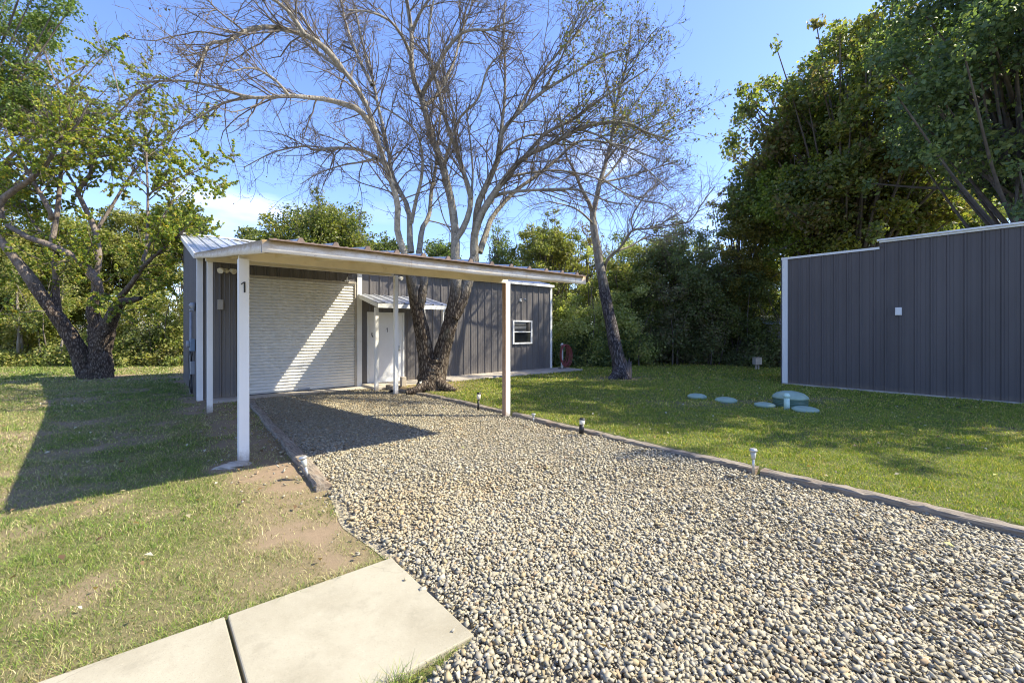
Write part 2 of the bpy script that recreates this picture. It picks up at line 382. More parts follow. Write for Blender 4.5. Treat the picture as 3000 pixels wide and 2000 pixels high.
M['twig_grey'] = simple('limb_bark', (.22, .19, .15), .85, 0, .5, 4)
M['bark_far'] = simple('far_bark', (.12, .10, .08), .9, 0, .4, 5)
def mk_leaf(name, trans=.45, rough=.5):
    m, nt, out = mat(name)
    a = N(nt, 'ShaderNodeAttribute'); a.attribute_name = 'tone'
    d = N(nt, 'ShaderNodeBsdfPrincipled'); L(nt, a.outputs['Color'], d.inputs['Base Color']); d.inputs['Roughness'].default_value = rough; d.inputs['Specular IOR Level'].default_value = .35
    t = N(nt, 'ShaderNodeBsdfTranslucent'); L(nt, MIX(nt, 1.0, a.outputs['Color'], (1.35, 1.5, .6), 'MULTIPLY'), t.inputs[0])
    mx = N(nt, 'ShaderNodeMixShader'); mx.inputs[0].default_value = trans; L(nt, d.outputs[0], mx.inputs[1]); L(nt, t.outputs[0], mx.inputs[2]); L(nt, mx.outputs[0], out.inputs[0]); return m
M['leaf'] = mk_leaf('foliage'); M['grass'] = mk_leaf('grass_blades', .25, .6)
def mk_stone():
    m, nt, out = mat('gravel_stone'); a = N(nt, 'ShaderNodeAttribute'); a.attribute_name = 'tone'
    n = noise(nt, 60, 3, .6); c = MIX(nt, n, MIX(nt, 1.0, a.outputs['Color'], (.85, .85, .85), 'MULTIPLY'), MIX(nt, 1.0, a.outputs['Color'], (1.15, 1.14, 1.12), 'MULTIPLY'))
    bsdf(nt, out, c, .85, 0, n, .2, .004, .3); return m
M['stone'] = mk_stone()
def mk_ground():
    m, nt, out = mat('lawn_soil'); a = N(nt, 'ShaderNodeAttribute'); a.attribute_name = 'tone'
    n = noise(nt, 22, 8, .75); n2 = noise(nt, 110, 5, .8)
    c = MIX(nt, n, MIX(nt, 1.0, a.outputs['Color'], (.62, .62, .58), 'MULTIPLY'), MIX(nt, 1.0, a.outputs['Color'], (1.38, 1.34, 1.3), 'MULTIPLY'))
    c = MIX(nt, MATH(nt, 'MULTIPLY', fac(nt, n2, .48, .66), .55), c, (.07, .055, .03))
    bsdf(nt, out, c, .95, 0, n2, .6, .02, .2); return m
M['ground'] = mk_ground()
def mk_drive():
    m, nt, out = mat('gravel_bed'); t = N(nt, 'ShaderNodeTexCoord')
    vo = N(nt, 'ShaderNodeTexVoronoi'); vo.inputs['Scale'].default_value = 38; L(nt, t.outputs['Object'], vo.inputs[0])
    n = noise(nt, 1.3, 6, .6); hue = N(nt, 'ShaderNodeSeparateColor'); L(nt, vo.outputs['Color'], hue.inputs[0])
    c = ramp(nt, hue.outputs[0], [(.0, (.19, .165, .12)), (.5, (.28, .245, .175)), (1, (.36, .32, .24))])
    c = MIX(nt, fac(nt, n, .55, .8), c, (.24, .17, .10))
    bsdf(nt, out, c, .95, 0, vo.outputs['Distance'], .7, .02, .2); return m
M['drive'] = mk_drive()
def mk_glass():
    m, nt, out = mat('window_pane'); b = bsdf(nt, out, (.012, .014, .016), .06, 0); b.inputs['Specular IOR Level'].default_value = .8; return m
M['pane'] = mk_glass()
M['blind'] = simple('dark_blind', (.045, .045, .05), .6)

# ---------------------------------------------------------------- ground
RNG = np.random.default_rng(11)
YB = np.array([-4, 1.85, 1.95, 3.05, 3.26, 3.85, 4.85, 11.9, 12.2])
XB = np.array([.85, .95, 1.38, 1.38, 1.37, 1.32, 1.50, 1.90, 1.92])
def drive_left(y): return np.interp(y, YB, XB)
DRX = 5.41
def hgt(x, y):
    x = np.asarray(x, float); y = np.asarray(y, float)
    h = .085 * sstep(5.44, 5.54, x) * sstep(-30, -5, -np.abs(x)) + 0.0
    h = h + .035 * (vnoise(x, y, .35, 5, 2) - .5) * sstep(5.6, 7, x) + .04 * (vnoise(x, y, .4, 9, 2) - .5) * sstep(0, 1.5, .4 - x) * sstep(.1, .7, np.abs(y - 2.5) - .5)
    # slabs keep clear of the ground
    inb = (x > .6) & (x < 13.6) & (y > 11.0)
    h = np.where(inb, np.minimum(h, np.where(x > 5.5, .085, .0)), h)
    return h
def tones(x, y, rng=None):
    """ground colour: returns (grass density 0..1, colour)"""
    x = np.asarray(x, float); y = np.asarray(y, float)
    n1 = vnoise(x, y, .55, 1, 4); n2 = vnoise(x, y, 1.7, 2, 3); n3 = vnoise(x, y, .22, 3, 3)
    left = x < drive_left(y) + .3
    dirt = sstep(.50, .66, n1 * .6 + n2 * .45)
    # bare strip beside the left timber and around the carport posts, by the path corner, around the trunks
    strip = sstep(.75, .15, np.abs(x - 1.25)) * sstep(3.6, 4.8, y)
    corner = np.exp(-(((x - 1.0) / .45) ** 2 + ((y - 3.5) / .55) ** 2))
    nearpost = np.exp(-(((x - .9) / .7) ** 2 + ((y - 6.4) / 1.0) ** 2)) + np.exp(-(((x - .9) / .8) ** 2 + ((y - 11.0) / 1.3) ** 2))
    edge = np.exp(-((y - 3.25) / .16) ** 2) * (x < 1.3) * .55
    midp = np.exp(-(((x - .4) / .8) ** 2 + ((y - 3.9) / .5) ** 2)) * .6
    treeL = np.exp(-(((x + 1.2) / 2.6) ** 2 + ((y - 20.3) / 2.2) ** 2)) * .75
    wallL = np.exp(-(((x + 1.0) / 2.4) ** 2 + ((y - 12.5) / 4.5) ** 2)) * .50
    dl = np.clip(dirt * .62 + strip * .75 + corner * .7 + nearpost * .35 + edge * .6 + midp * .5 + treeL * .8 + wallL * .55, 0, 1) * (.10 + .95 * n2 + .85 * vnoise(x, y, 6.5, 71, 2))
    treeR = np.exp(-(((x - 6.1) / .9) ** 2 + ((y - 10.6) / .9) ** 2)) + np.exp(-(((x - 12.1) / .9) ** 2 + ((y - 8.9) / .9) ** 2)) + sstep(10.2, 11.6, y) * sstep(9, 6.5, x)
    sept = np.exp(-((y - 4.6 - (x - 9.6) * -.55) / .45) ** 2) * sstep(8.0, 9.0, x) * sstep(13.5, 12.2, x)
    wood = sstep(19.5, 21.5, x * FW[0] + y * FW[1]) * .8
    dr = np.clip(sstep(.64, .8, n1 * .55 + n2 * .5) * .4 + treeR * .9 + sept * .6 + wood, 0, 1)
    dirt_ = np.where(left, dl, dr)
    green = np.where(left, .42 + .55 * (n3 - .5) * 2 + .9 * (n1 - .5), .85 + .4 * (n1 - .5))
    lush = np.exp(-(((x + .4) / 1.3) ** 2 + ((y - 8.0) / 2.2) ** 2)) * .5; green = green + lush
    tuft = np.exp(-(((x + 2.0) / .16) ** 2 + ((y - 3.9) / .13) ** 2)); green = green + tuft * .8
    return dirt_, np.clip(green, 0, 1.2)
def axis(a, b, fine, far):
    mid = np.arange(a, b + 1e-6, fine); out = []
    s = fine; v = b
    while v < far: s *= 1.25; v += s; out.append(v)
    lo = []; s = fine; v = a
    while v > -far: s *= 1.25; v -= s; lo.append(v)
    return np.array(lo[::-1] + list(mid) + out)
gx = axis(-7, 17, .12, 420); gy = axis(-1.5, 24, .12, 420)
gx = np.unique(np.r_[gx, 5.44, 5.49, 5.54])
X, Y = np.meshgrid(gx, gy); Z = hgt(X, Y)
dirt, green = tones(X, Y)
gcol = np.array([.10, .125, .04]) * green[..., None] + np.array([.22, .19, .095]) * (1 - green[..., None]).clip(0)
gcol = gcol * (1 - dirt[..., None]) + np.array([.27, .21, .135]) * dirt[..., None]
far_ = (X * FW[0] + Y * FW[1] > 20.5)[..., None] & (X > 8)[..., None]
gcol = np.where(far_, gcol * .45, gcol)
V = np.stack([X, Y, Z], -1).reshape(-1, 3); nx = len(gx); ny = len(gy)
i, j = np.meshgrid(np.arange(ny - 1), np.arange(nx - 1), indexing='ij')
F = np.stack([i * nx + j, i * nx + j + 1, (i + 1) * nx + j + 1, (i + 1) * nx + j], -1).reshape(-1, 4)
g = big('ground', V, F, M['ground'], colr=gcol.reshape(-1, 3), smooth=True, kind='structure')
# driveway bed
ys = np.arange(-4, 12.21, .15); n = len(ys); wob = .05 * (vnoise(ys, ys * 0, 1.2, 4) - .5)
V = np.concatenate([np.stack([drive_left(ys) - .03 + wob, ys, ys * 0 + .0045], 1), np.stack([ys * 0 + DRX, ys, ys * 0 + .0045], 1)])
F = np.array([(i, n + i, n + i + 1, i + 1) for i in range(n - 1)])
big('driveway', V, F, M['drive'], kind='structure')
# concrete path of two cast slabs with an open joint, flush in the ground
mb = MB()
for (x0, x1) in ((-4.6, -.66), (-.65, .347), (.362, 1.375)):
    if x0 < -4: x0, x1 = -1.7, -.66
    mb.box(x0, x1, 1.97, 3.03, -.06, .035)
mb.box(-6.0, -1.71, 1.97, 3.03, -.06, .035)
o = mb.build('path', M['path'], bevel=.008); o['kind'] = 'structure'
mb = MB(); mb.box(1.15, 4.86, 12.12, 12.84, -.08, .028); mb.build('garage_apron', M['slab'], bevel=.008)['kind'] = 'structure'
mb = MB(); mb.box(4.865, 7.25, 11.78, 12.84, -.05, .095); mb.box(7.255, 13.35, 11.62, 12.84, -.05, .125); mb.build('patio', M['slab'], bevel=.01)['kind'] = 'structure'

# ---------------------------------------------------------------- ribbed panels
def rib_profile(a, b, pitch=.305, h=.032, off=0.0):
    """[(s, depth)...] along the wall: a tall trapezoid rib every pitch, two small ones between"""
    pts = [(a, 0)]
    k0 = math.floor((a - off) / pitch) - 1; k1 = math.ceil((b - off) / pitch) + 1
    for k in range(k0, k1 + 1):
        c = off + k * pitch
        seq = [(c - .035, 0), (c - .014, h), (c + .014, h), (c + .035, 0)]
        for q in (.33, .66):
            d = c + q * pitch; seq += [(d - .016, 0), (d - .006, .006), (d + .006, .006), (d + .016, 0)]
        if seq[0][0] > a + .001 and seq[3][0] < b - .001: pts += seq[:4]
        for e in (4, 8):
            if seq[e][0] > a + .001 and seq[e + 3][0] < b - .001: pts += seq[e:e + 4]
    pts.append((b, 0)); return pts
def ribbed(mb, p0, p1, z0, z1, nrm, off=0.0, h=.032, pitch=.305):
    """vertical wall sheet from p0 to p1 (xy), outward normal nrm (xy)"""
    p0 = np.array(p0, float); p1 = np.array(p1, float); ln = np.linalg.norm(p1 - p0); d = (p1 - p0) / ln; nrm = np.array(nrm, float)
    pr = rib_profile(0, ln, pitch, h, off); V = []; F = []
    for (s, dd) in pr:
        q = p0 + d * s + nrm * dd
        V += [(q[0], q[1], z0), (q[0], q[1], z1)]
    for i in range(len(pr) - 1): F.append((2 * i, 2 * i + 2, 2 * i + 3, 2 * i + 1))
    mb.add(V, F)

# ---------------------------------------------------------------- workshop building
WY = 12.83; X0, X1 = .96, 12.76; YBK = 18.25; ZE = 3.46; ZB = 4.82
bld = empty('metal_building', (6.8, 15.5, 0), 'long charcoal ribbed metal workshop with white roller door, white trim and shed roof', 'building')
mb = MB()
ribbed(mb, (X0, WY), (1.93, WY), .03, ZE, (0, -1), .12)
ribbed(mb, (1.93, WY), (4.74, WY), 3.09, ZE, (0, -1), .12)
ribbed(mb, (4.74, WY), (5.05, WY), .03, ZE, (0, -1), .1)
ribbed(mb, (5.05, WY), (6.24, WY), 2.23, ZE, (0, -1), .1)
ribbed(mb, (6.24, WY), (10.69, WY), .09, ZE, (0, -1), .13)
ribbed(mb, (10.69, WY), (11.68, WY), .09, 1.14, (0, -1), .17)
ribbed(mb, (10.69, WY), (11.68, WY), 2.05, ZE, (0, -1), .17)
ribbed(mb, (11.68, WY), (12.72, WY), .09, ZE, (0, -1), .1)
mb.build('front_wall', M['wall'], bld)
mb = MB()
pr = rib_profile(0, YBK - WY, .305, .032, .1); V = []; F = []
for s, dd in pr:
    V += [(X0 - dd, WY + s, .0), (X0 - dd, WY + s, ZE + (ZB - ZE) * s / (YBK - WY) - .03)]
for i in range(len(pr) - 1): F.append((2 * i, 2 * i + 1, 2 * i + 3, 2 * i + 2))
mb.add(V, F)
mb.build('side_wall', M['wall'], bld)
mb = MB(); mb.add([(X1, WY, .0), (X1, YBK, .0), (X1, YBK, ZB - .03), (X1, WY, ZE - .03), (X0, YBK, .0), (X0, YBK, ZB - .03)], [(0, 1, 2, 3), (1, 4, 5, 2)])
mb.build('back_wall', M['wall'], bld)
# roof: ribs run down the slope
def slope_roof(mb, xa, xb, y0, z0, y1, z1, pitch=.305, h=.035, xa1=None, xb1=None, off=.1):
    xa1 = xa if xa1 is None else xa1; xb1 = xb if xb1 is None else xb1
    pr = rib_profile(xa, xb, pitch, h, off); V = []; F = []
    for s, dd in pr:
        f = (s - xa) / (xb - xa); V += [(s, y0, z0 + dd), (xa1 + (xb1 - xa1) * f, y1, z1 + dd)]
    for i in range(len(pr) - 1): F.append((2 * i, 2 * i + 2, 2 * i + 3, 2 * i + 1))
    mb.add(V, F)
mb = MB(); slope_roof(mb, X0 - .12, X1 + .05, WY - .14, ZE + .045, YBK + .1, ZB + .045); rf = mb.build('roof', M['galv'], bld)
mb = MB(); mb.bar((X0 - .13, YBK + .08, ZB + .09), (X1 + .06, YBK + .08, ZB + .09), .16, .03); mb.build('ridge_cap', M['trim'], rf)
mb = MB()
mb.bar((X0 - .10, WY - .15, ZE - .02), (X0 - .10, YBK + .1, ZB - .02), .04, .13)
mb.build('rake_trim', M['trim'], bld)
mb = MB(); mb.box(X0 - .10, X1 + .05, WY - .165, WY - .145, ZE - .04, ZE + .05); mb.box(X0 - .1, X1 + .05, WY - .145, WY + .005, ZE - .03, ZE - .012); mb.build('eave_trim', M['trim'], bld)
for (xa, xb) in ((X0 - .045, X0 + .075), (4.745, 4.885), (X1 - .06, X1 + .045)):
    mb = MB(); mb.box(xa, xb, WY - .045, WY - .006, .0 if xa < 6 else .1, ZE - .03)
    if xa < 2: mb.box(X0 - .049, X0 - .037, WY - .03, WY + .06, 0, ZE - .03)
    mb.build('corner_trim', M['trim'], bld, bevel=.004)
# roller door
rd = None
zs = []; V = []; F = []; nsl = 37; zt = 3.03; zb = .045; hs = (zt - zb) / nsl
prof = []
for k in range(nsl):
    z = zb + k * hs
    prof += [(z, 0), (z + hs * .18, -.016), (z + hs * .30, .014), (z + hs * .62, .026), (z + hs * .94, .012)]
prof.append((zt, 0))
for z, d in prof: V += [(1.97, WY + .035 - d, z), (4.70, WY + .035 - d, z)]
for k in range(len(prof) - 1): F.append((2 * k, 2 * k + 1, 2 * k + 3, 2 * k + 2))
mb = MB(); mb.add(V, F); rd = mb.build('roller_door', M['roller'], bld)
mb = MB(); mb.box(1.99, 4.68, WY + .005, WY + .03, .028, .045); mb.build('bottom_bar', M['darkgrey'], rd)
mb = MB(); mb.box(3.15, 3.45, WY - .005, WY + .01, .06, .11); mb.build('handle', M['grey'], rd)
mb = MB(); mb.box(1.90, 1.97, WY - .02, WY + .06, .03, 3.03); mb.box(4.68, 4.744, WY - .02, WY + .06, .03, 3.03); mb.box(1.90, 4.744, WY - .025, WY + .065, 3.031, 3.088)
mb.build('roller_door_frame', M['beige'], bld, bevel=.004)
# man door
dr = MB().box(5.11, 6.18, WY - .0, WY + .03, .115, 2.165).build('door', M['door'], bld, bevel=.004)
mb = MB(); mb.box(5.05, 5.108, WY - .04, WY + .03, .1, 2.225); mb.box(6.182, 6.24, WY - .04, WY + .03, .1, 2.225); mb.box(5.108, 6.182, WY - .04, WY + .03, 2.167, 2.225); mb.box(5.108, 6.182, WY - .05, WY + .03, .097, .113)
mb.build('door_frame', M['trim'], bld, bevel=.004)
mb = MB(); mb.box(6.03, 6.10, WY - .012, WY - .001, 1.02, 1.20); mb.tube([(6.065, WY - .01, 1.07), (6.065, WY - .06, 1.07)], .014); mb.lathe((6.065, WY - .075, 1.07), [(.001, -.03), (.022, -.025), (.03, 0), (.022, .025), (.001, .03)], 14); mb.tube([(6.065, WY - .01, 1.16), (6.065, WY - .035, 1.16)], .022)
mb.build('door_knob', M['steel'], dr)
def digit_one(mb, x, y, z, h):   # facing -Y
    w = h * .14
    for (a, b, c, d) in [((x, z), (x + w, z), (x + w, z + h), (x, z + h))]:
        mb.hexa([(a[0], y - .004, a[1]), (b[0], y - .004, b[1]), (b[0], y, b[1]), (a[0], y, a[1]), (d[0], y - .004, d[1]), (c[0], y - .004, c[1]), (c[0], y, c[1]), (d[0], y, d[1])])
    mb.hexa([(x - .22 * h, y - .004, z + h * .70), (x - .0015, y - .004, z + h * .86), (x - .0015, y, z + h * .86), (x - .22 * h, y, z + h * .70),
             (x - .22 * h, y - .004, z + h * .80), (x - .0015, y - .004, z + h), (x - .0015, y, z + h), (x - .22 * h, y, z + h * .80)])
mb = MB(); digit_one(mb, 5.68, WY - .003, 1.62, .13); mb.build('house_number', M['black'], dr)
mb = MB(); mb.tube([(5.20, WY - .012, 1.52), (5.20, WY - .012, 1.60)], .012, 8); mb.bar((5.20, WY - .015, 1.52), (5.23, WY - .015, 1.47), .02, .02, (0, 1, 0)); mb.build('wall_hook', M['black'], dr)
# window
wd = empty('window', (0, 0, 0)); wd.parent = bld; wd.location = tuple(-bld.location)
def wpart(mb, name, m, par, bevel=0):
    o = mb.build(name, m, None, bevel); o.parent = par; o.location = (0, 0, 0) ; return o
mb = MB(); a, b, c, d = 10.69, 11.68, 1.14, 2.05
mb.box(a, a + .06, WY - .07, WY + .02, c, d); mb.box(b - .06, b, WY - .07, WY + .02, c, d); mb.box(a + .06, b - .06, WY - .07, WY + .02, d - .06, d); mb.box(a + .06, b - .06, WY - .08, WY + .02, c, c + .06); mb.box(a + .06, b - .06, WY - .055, WY + .02, 1.585, 1.625)
wpart(mb, 'window_frame', M['trim'], wd, .004)
wpart(MB().box(a + .06, b - .06, WY - .02, WY - .014, c + .06, 1.585), 'window_pane', M['pane'], wd)
wpart(MB().box(a + .06, b - .06, WY - .03, WY - .024, 1.625, d - .06), 'window_pane', M['pane'], wd)
mb = MB()
for k in range(7): mb.box(a + .08, b - .30, WY - .036, WY - .032, 1.65 + k * .05, 1.662 + k * .05)
wpart(mb, 'blind', M['grey'], wd)
mb = MB(); mb.box(X0 + .02, X1 - .02, WY + .06, YBK - .05, -.05, .02); mb.build('floor_slab', M['slab'], bld)

# ---------------------------------------------------------------- carport
def cz(y): return 2.55 + .118 * (y - 4.7)
def cxr(y): return 5.38 - .088 * (y - 4.7)
CXL = .86
cp = empty('carport', (3.1, 8.5, 0), 'weathered white lean-to carport with ribbed metal roof over the gravel driveway', 'carport')
mb = MB(); slope_roof(mb, CXL + .02, cxr(4.68) + .0, 4.62, cz(4.62) + .01, 12.69, cz(12.69) + .01, .335, .038, CXL + .02, cxr(12.7), off=CXL + .3)
croof = mb.build('roof_sheet', M['galv'], cp)
mb = MB(); 
V = [(CXL + .03, 4.72, cz(4.72) - .025), (cxr(4.72) - .03, 4.72, cz(4.72) - .025), (cxr(12.68) - .03, 12.68, cz(12.68) - .025), (CXL + .03, 12.68, cz(12.68) - .025)]
mb.add(V, [(0, 3, 2, 1)]); mb.build('ceiling_sheet', M['soffit'], cp)
# rusty rib ends at the front edge
mb = MB(); pr = rib_profile(CXL + .02, cxr(4.6), .335, .040, CXL + .3); V = []; F = []
for s_, dd in pr: V += [(s_, 4.613, cz(4.62) + .002), (s_, 4.613, cz(4.62) + .016 + dd), (s_, 4.64, cz(4.64) + .018 + dd)]
for i in range(len(pr) - 1): F += [(3 * i, 3 * i + 3, 3 * i + 4, 3 * i + 1), (3 * i + 1, 3 * i + 4, 3 * i + 5, 3 * i + 2)]
mb.add(V, F)
mb.build('rusty_edge', M['rust'], croof)
def fascia(name, a, b, zt_a, zt_b, thick, hh, nseg=40, outn=(0, -1)):
    a = np.array(a, float); b = np.array(b, float); nrm = np.array(outn, float); V = []; F = []; top = []
    for k in range(nseg + 1):
        f = k / nseg; p = a + (b - a) * f; zt_ = zt_a + (zt_b - zt_a) * f
        sag = .006 * math.sin(f * 9) + .003 * math.sin(f * 31)
        for (o_, zz, tp) in ((0, zt_ - hh, 0), (0, zt_ - hh * .5, .45), (0, zt_, 1), (-thick, zt_, 1), (-thick, zt_ - hh, 0)):
            q = p + nrm * o_; V.append((q[0], q[1], zz + sag)); top.append(tp)
    for k in range(nseg):
        for m_ in range(5):
            n_ = (m_ + 1) % 5; F.append((k * 5 + m_, (k + 1) * 5 + m_, (k + 1) * 5 + n_, k * 5 + n_))
    base = nseg * 5
    F += [(0, 1, 2, 3), (base, base + 1, base + 2, base + 3)]
    return big(name, np.array(V), np.array(F), M['fascia'], cp, extra={'top': np.array(top)})
fascia('front_fascia', (CXL - .03, 4.66), (cxr(4.66) + .05, 4.66), 2.545, 2.545, .04, .118)
fascia('side_fascia', (CXL, 4.705), (CXL, 12.66), cz(4.7) + .0, cz(12.66) + .0, .04, .125, 40, (-1, 0))
fascia('side_fascia', (cxr(4.705) + .02, 4.705), (cxr(12.66) + .02, 12.66), cz(4.7) + .0, cz(12.66) + .0, .04, .12, 40, (1, 0))
MB().bar((CXL + .05, 6.6, 2.665), (5.36, 6.6, 2.665), .09, .14).build('crossbeam', M['soffit'], cp)
MB().bar((CXL + .05, 10.76, cz(10.76) - .115), (4.93, 10.76, cz(10.76) - .115), .09, .14).build('crossbeam', M['soffit'], cp)
for k in range(8):
    x = 1.35 + k * .5
    if x < 4.85: MB().bar((x, 4.74, cz(4.74) - .062), (x, 12.6, cz(12.6) - .062), .04, .07).build('rafter', M['soffit'], cp)
def post(x, y, zt_, m_, w=.098, worn=False):
    return MB().box(x - w / 2, x + w / 2, y - w / 2, y + w / 2, -.05, zt_).build('post', m_, cp, bevel=.004)
p1 = post(.95, 6.52, 2.60, M['post'], .118); post(.99, 10.86, 3.10, M['post']); post(4.96, 10.66, 3.10, M['post_worn'])
p4 = post(5.36, 6.6, 2.595, M['post'], .105, True)
MB().box(5.295, 5.3058, 6.549, 6.651, -.04, 2.59).build('peeled_face', M['barewood'], p4, label='bare brown wood where paint has peeled').location = (0, 0, 0)
mb = MB(); digit_one(mb, .945, 6.456, 2.17, .135); o = mb.build('post_number', M['black'], p1); o.location = (0, 0, 0)

# ---------------------------------------------------------------- entry canopy
ec = empty('entry_canopy', (5.9, 12.1, 0), 'small white framed canopy with ribbed roof over the white entry door', 'canopy')
mb = MB(); slope_roof(mb, 4.78, 7.05, 11.36, 2.42, WY - .04, 2.74, .30, .03, off=.15); mb.build('canopy_roof', M['galv'], ec)
mb = MB(); mb.bar((4.78, 11.39, 2.35), (7.05, 11.39, 2.35), .04, .12); mb.bar((4.80, 11.41, 2.355), (4.80, WY - .05, 2.675), .04, .11); mb.bar((7.03, 11.41, 2.355), (7.03, WY - .05, 2.675), .04, .11)
mb.add([(4.82, 11.42, 2.345), (7.01, 11.42, 2.345), (7.01, WY - .05, 2.655), (4.82, WY - .05, 2.655)], [(0, 3, 2, 1)])
mb.build('canopy_frame', M['trim'], ec)
for (x, y) in ((4.81, 11.55), (6.86, 11.45)): MB().box(x - .045, x + .045, y - .045, y + .045, 0.0, 2.31).build('post', M['post'], ec, bevel=.004)
MB().box(6.86, 6.95, WY - .10, WY - .05, .1, 2.62).build('wall_post', M['post'], ec, bevel=.004)

# ---------------------------------------------------------------- shop building on the right
BX = 14.78
b2 = empty('shop_building', (17, 0, 0), 'dark charcoal ribbed metal shop with white trim and stepped roofline beside the lawn', 'building')
mb = MB()
ribbed(mb, (BX, 2.665), (BX, 4.93), .10, 3.80, (-1, 0), .1, .030, .29); ribbed(mb, (BX, -8), (BX, 2.665), .10, 3.98, (-1, 0), .1, .030, .29)
mb.build('front_wall', M['wall_b'], b2)
mb = MB(); ribbed(mb, (BX, 4.93), (18.6, 4.93), .1, 3.80, (0, 1), .1, .018, .29); mb.add([(18.6, 4.93, .1), (18.6, -8, .1), (18.6, -8, 3.98), (18.6, 4.93, 3.8), (BX, -8, .1), (BX, -8, 3.98)], [(0, 1, 2, 3), (1, 4, 5, 2)]); mb.build('side_wall', M['wall_b'], b2)
mb = MB(); mb.add([(BX - .04, 2.6, 3.86), (18.7, 2.6, 4.0), (18.7, 4.97, 4.0), (BX - .04, 4.97, 3.86)], [(0, 1, 2, 3)]); mb.add([(BX - .06, -8, 4.06), (18.7, -8, 4.2), (18.7, 2.62, 4.2), (BX - .06, 2.62, 4.06)], [(0, 1, 2, 3)]); mb.build('roof', M['galv'], b2)
mb = MB(); mb.box(BX - .05, BX + .02, 2.66, 4.97, 3.80, 3.86); mb.box(BX - .06, BX + .02, -8, 2.66, 3.965, 4.01); mb.box(BX - .10, BX - .02, -8, 2.70, 4.012, 4.055); mb.build('eave_trim', M['trim'], b2)
mb = MB(); mb.box(BX - .045, BX - .02, 4.80, 4.97, .08, 3.799); mb.box(BX - .045, BX + .1, 4.945, 4.975, .08, 3.795); mb.build('corner_trim', M['trim'], b2)
mb = MB(); mb.box(BX - .05, BX + .3, -8, 4.95, -.05, .098); mb.build('foundation', M['slab'], b2)

# ---------------------------------------------------------------- wall fittings
def twin_flood(x, y, z, label, s=1.0):
    e = empty('floodlight', (x, y, z), label, 'light')
    MB().lathe((0, 0, 0), [(.001, -.001), (.055, 0), (.06, .02), (.03, .035), (.001, .036)], 16).build('back_plate', M['cream'], None)
    o = COL.objects[-1]; o.parent = e; o.rotation_euler = (R_(90), 0, 0)
    for sx in (-1, 1):
        mb = MB(); mb.tube([(sx * .02, -.02, 0), (sx * .06 * s, -.07, -.01)], .012, 8)
        mb.tube([(sx * .055 * s, -.06, .01), (sx * .085 * s, -.10, 0), (sx * .12 * s, -.15, -.03)], [.028 * s, .045 * s, .058 * s], 14)
        o = mb.build('lamp_head', M['cream'], None); o.parent = e
    return e
p = PD(665, 792, 10.75); twin_flood(p[0], WY - .01, p[2], 'cream twin floodlight high on the wall left of the roller door', 1.25)
p = PD(1166, 813, 13.6); twin_flood(p[0], WY - .01, p[2], 'white twin floodlight above the entry canopy')
e = empty('wall_lamp', (11.1, WY - .03, 2.82), 'small white wall lamp on a bracket above the square window', 'light')
def child(mb, name, m_, par, **k):
    o = mb.build(name, m_, None, **k); o.parent = par; return o
child(MB().box(-.05, .05, -.01, .03, -.04, .06), 'back_plate', M['trim'], e, bevel=.005)
child(MB().tube([(0, -.01, 0), (-.03, -.16, .05), (-.06, -.3, .02)], .012, 8), 'arm', M['grey'], e)
child(MB().tube([(-.05, -.28, .04), (-.07, -.36, -.02)], [.03, .05], 12), 'lamp_head', M['grey'], e)
def box_on_wall(name, x, y, z, w, h, d, m_, label, cat, lid=None, axis_='y'):
    e = empty(name, (x, y, z), label, cat)
    if axis_ == 'y':
        child(MB().box(-w / 2, w / 2, -d, 0, -h / 2, h / 2), 'housing', m_, e, bevel=.006)
        child(MB().box(-w / 2 + .01, w / 2 - .01, -d - .008, -d - .001, -h / 2 + .012, h / 2 - .012), 'cover', lid or m_, e, bevel=.003)
    else:
        child(MB().box(-d, 0, -w / 2, w / 2, -h / 2, h / 2), 'housing', m_, e, bevel=.006)
        child(MB().box(-d - .008, -d - .001, -w / 2 + .01, w / 2 - .01, -h / 2 + .012, h / 2 - .012), 'cover', lid or m_, e, bevel=.003)
    return e
p = PD(646, 892, 10.7); box_on_wall('junction_box', p[0], WY - .0, p[2], .12, .25, .06, M['beige'], 'beige weatherproof junction box below the twin floodlight left of the roller door', 'electrical box')
p = PD(2632, 912, 11.2); box_on_wall('junction_box', BX - .015, 2.28, p[2], .13, .20, .05, M['trim'], 'small white box mounted mid wall on the dark shop', 'electrical box', axis_='x')
p = PD(1024, 820, 12.8); e = empty('door_bracket', (4.45, WY - .03, 3.09), 'small white bracket above the right end of the roller door', 'bracket')
child(MB().box(-.07, .07, -.05, .02, 0, .03), 'foot_plate', M['trim'], e); child(MB().tube([(0, -.02, .03), (0, -.02, .13)], [.028, .008], 10), 'pin', M['trim'], e)
# electric service on the left end wall
e = empty('electric_meter', (X0 - .035, 13.75, 0), 'grey conduit, meter box and dangling cables on the left end wall', 'electric meter')
child(MB().tube([(-.05, .25, .05), (-.05, .25, 2.15)], .03, 10), 'conduit', M['grey'], e)
child(MB().box(-.10, 0, -.26, .06, 1.16, 1.46), 'meter_box', M['bluegrey'], e, bevel=.01)
child(MB().tube([(-.10, -.10, 1.33), (-.17, -.10, 1.33)], .085, 18), 'meter_dial', M['grey'], e)
child(MB().box(-.09, 0, -.22, -.02, .58, .90), 'switch_box', M['grey'], e, bevel=.008)
mb = MB()
for k in range(5):
    r = np.random.default_rng(k); ps = [(-.05 - .03 * r.random(), -.25 + .1 * k + .12 * math.sin(t * 3 + k), 1.2 - t * 1.1 + .03 * r.random()) for t in np.linspace(0, 1, 10)]; mb.tube(ps, .012, 6)
ps = [(-.07, .25 + .35 * math.sin(t * math.pi), 1.3 - .95 * t) for t in np.linspace(0, 1, 12)]; mb.tube(ps, .014, 6)
child(mb, 'cable', M['black'], e)
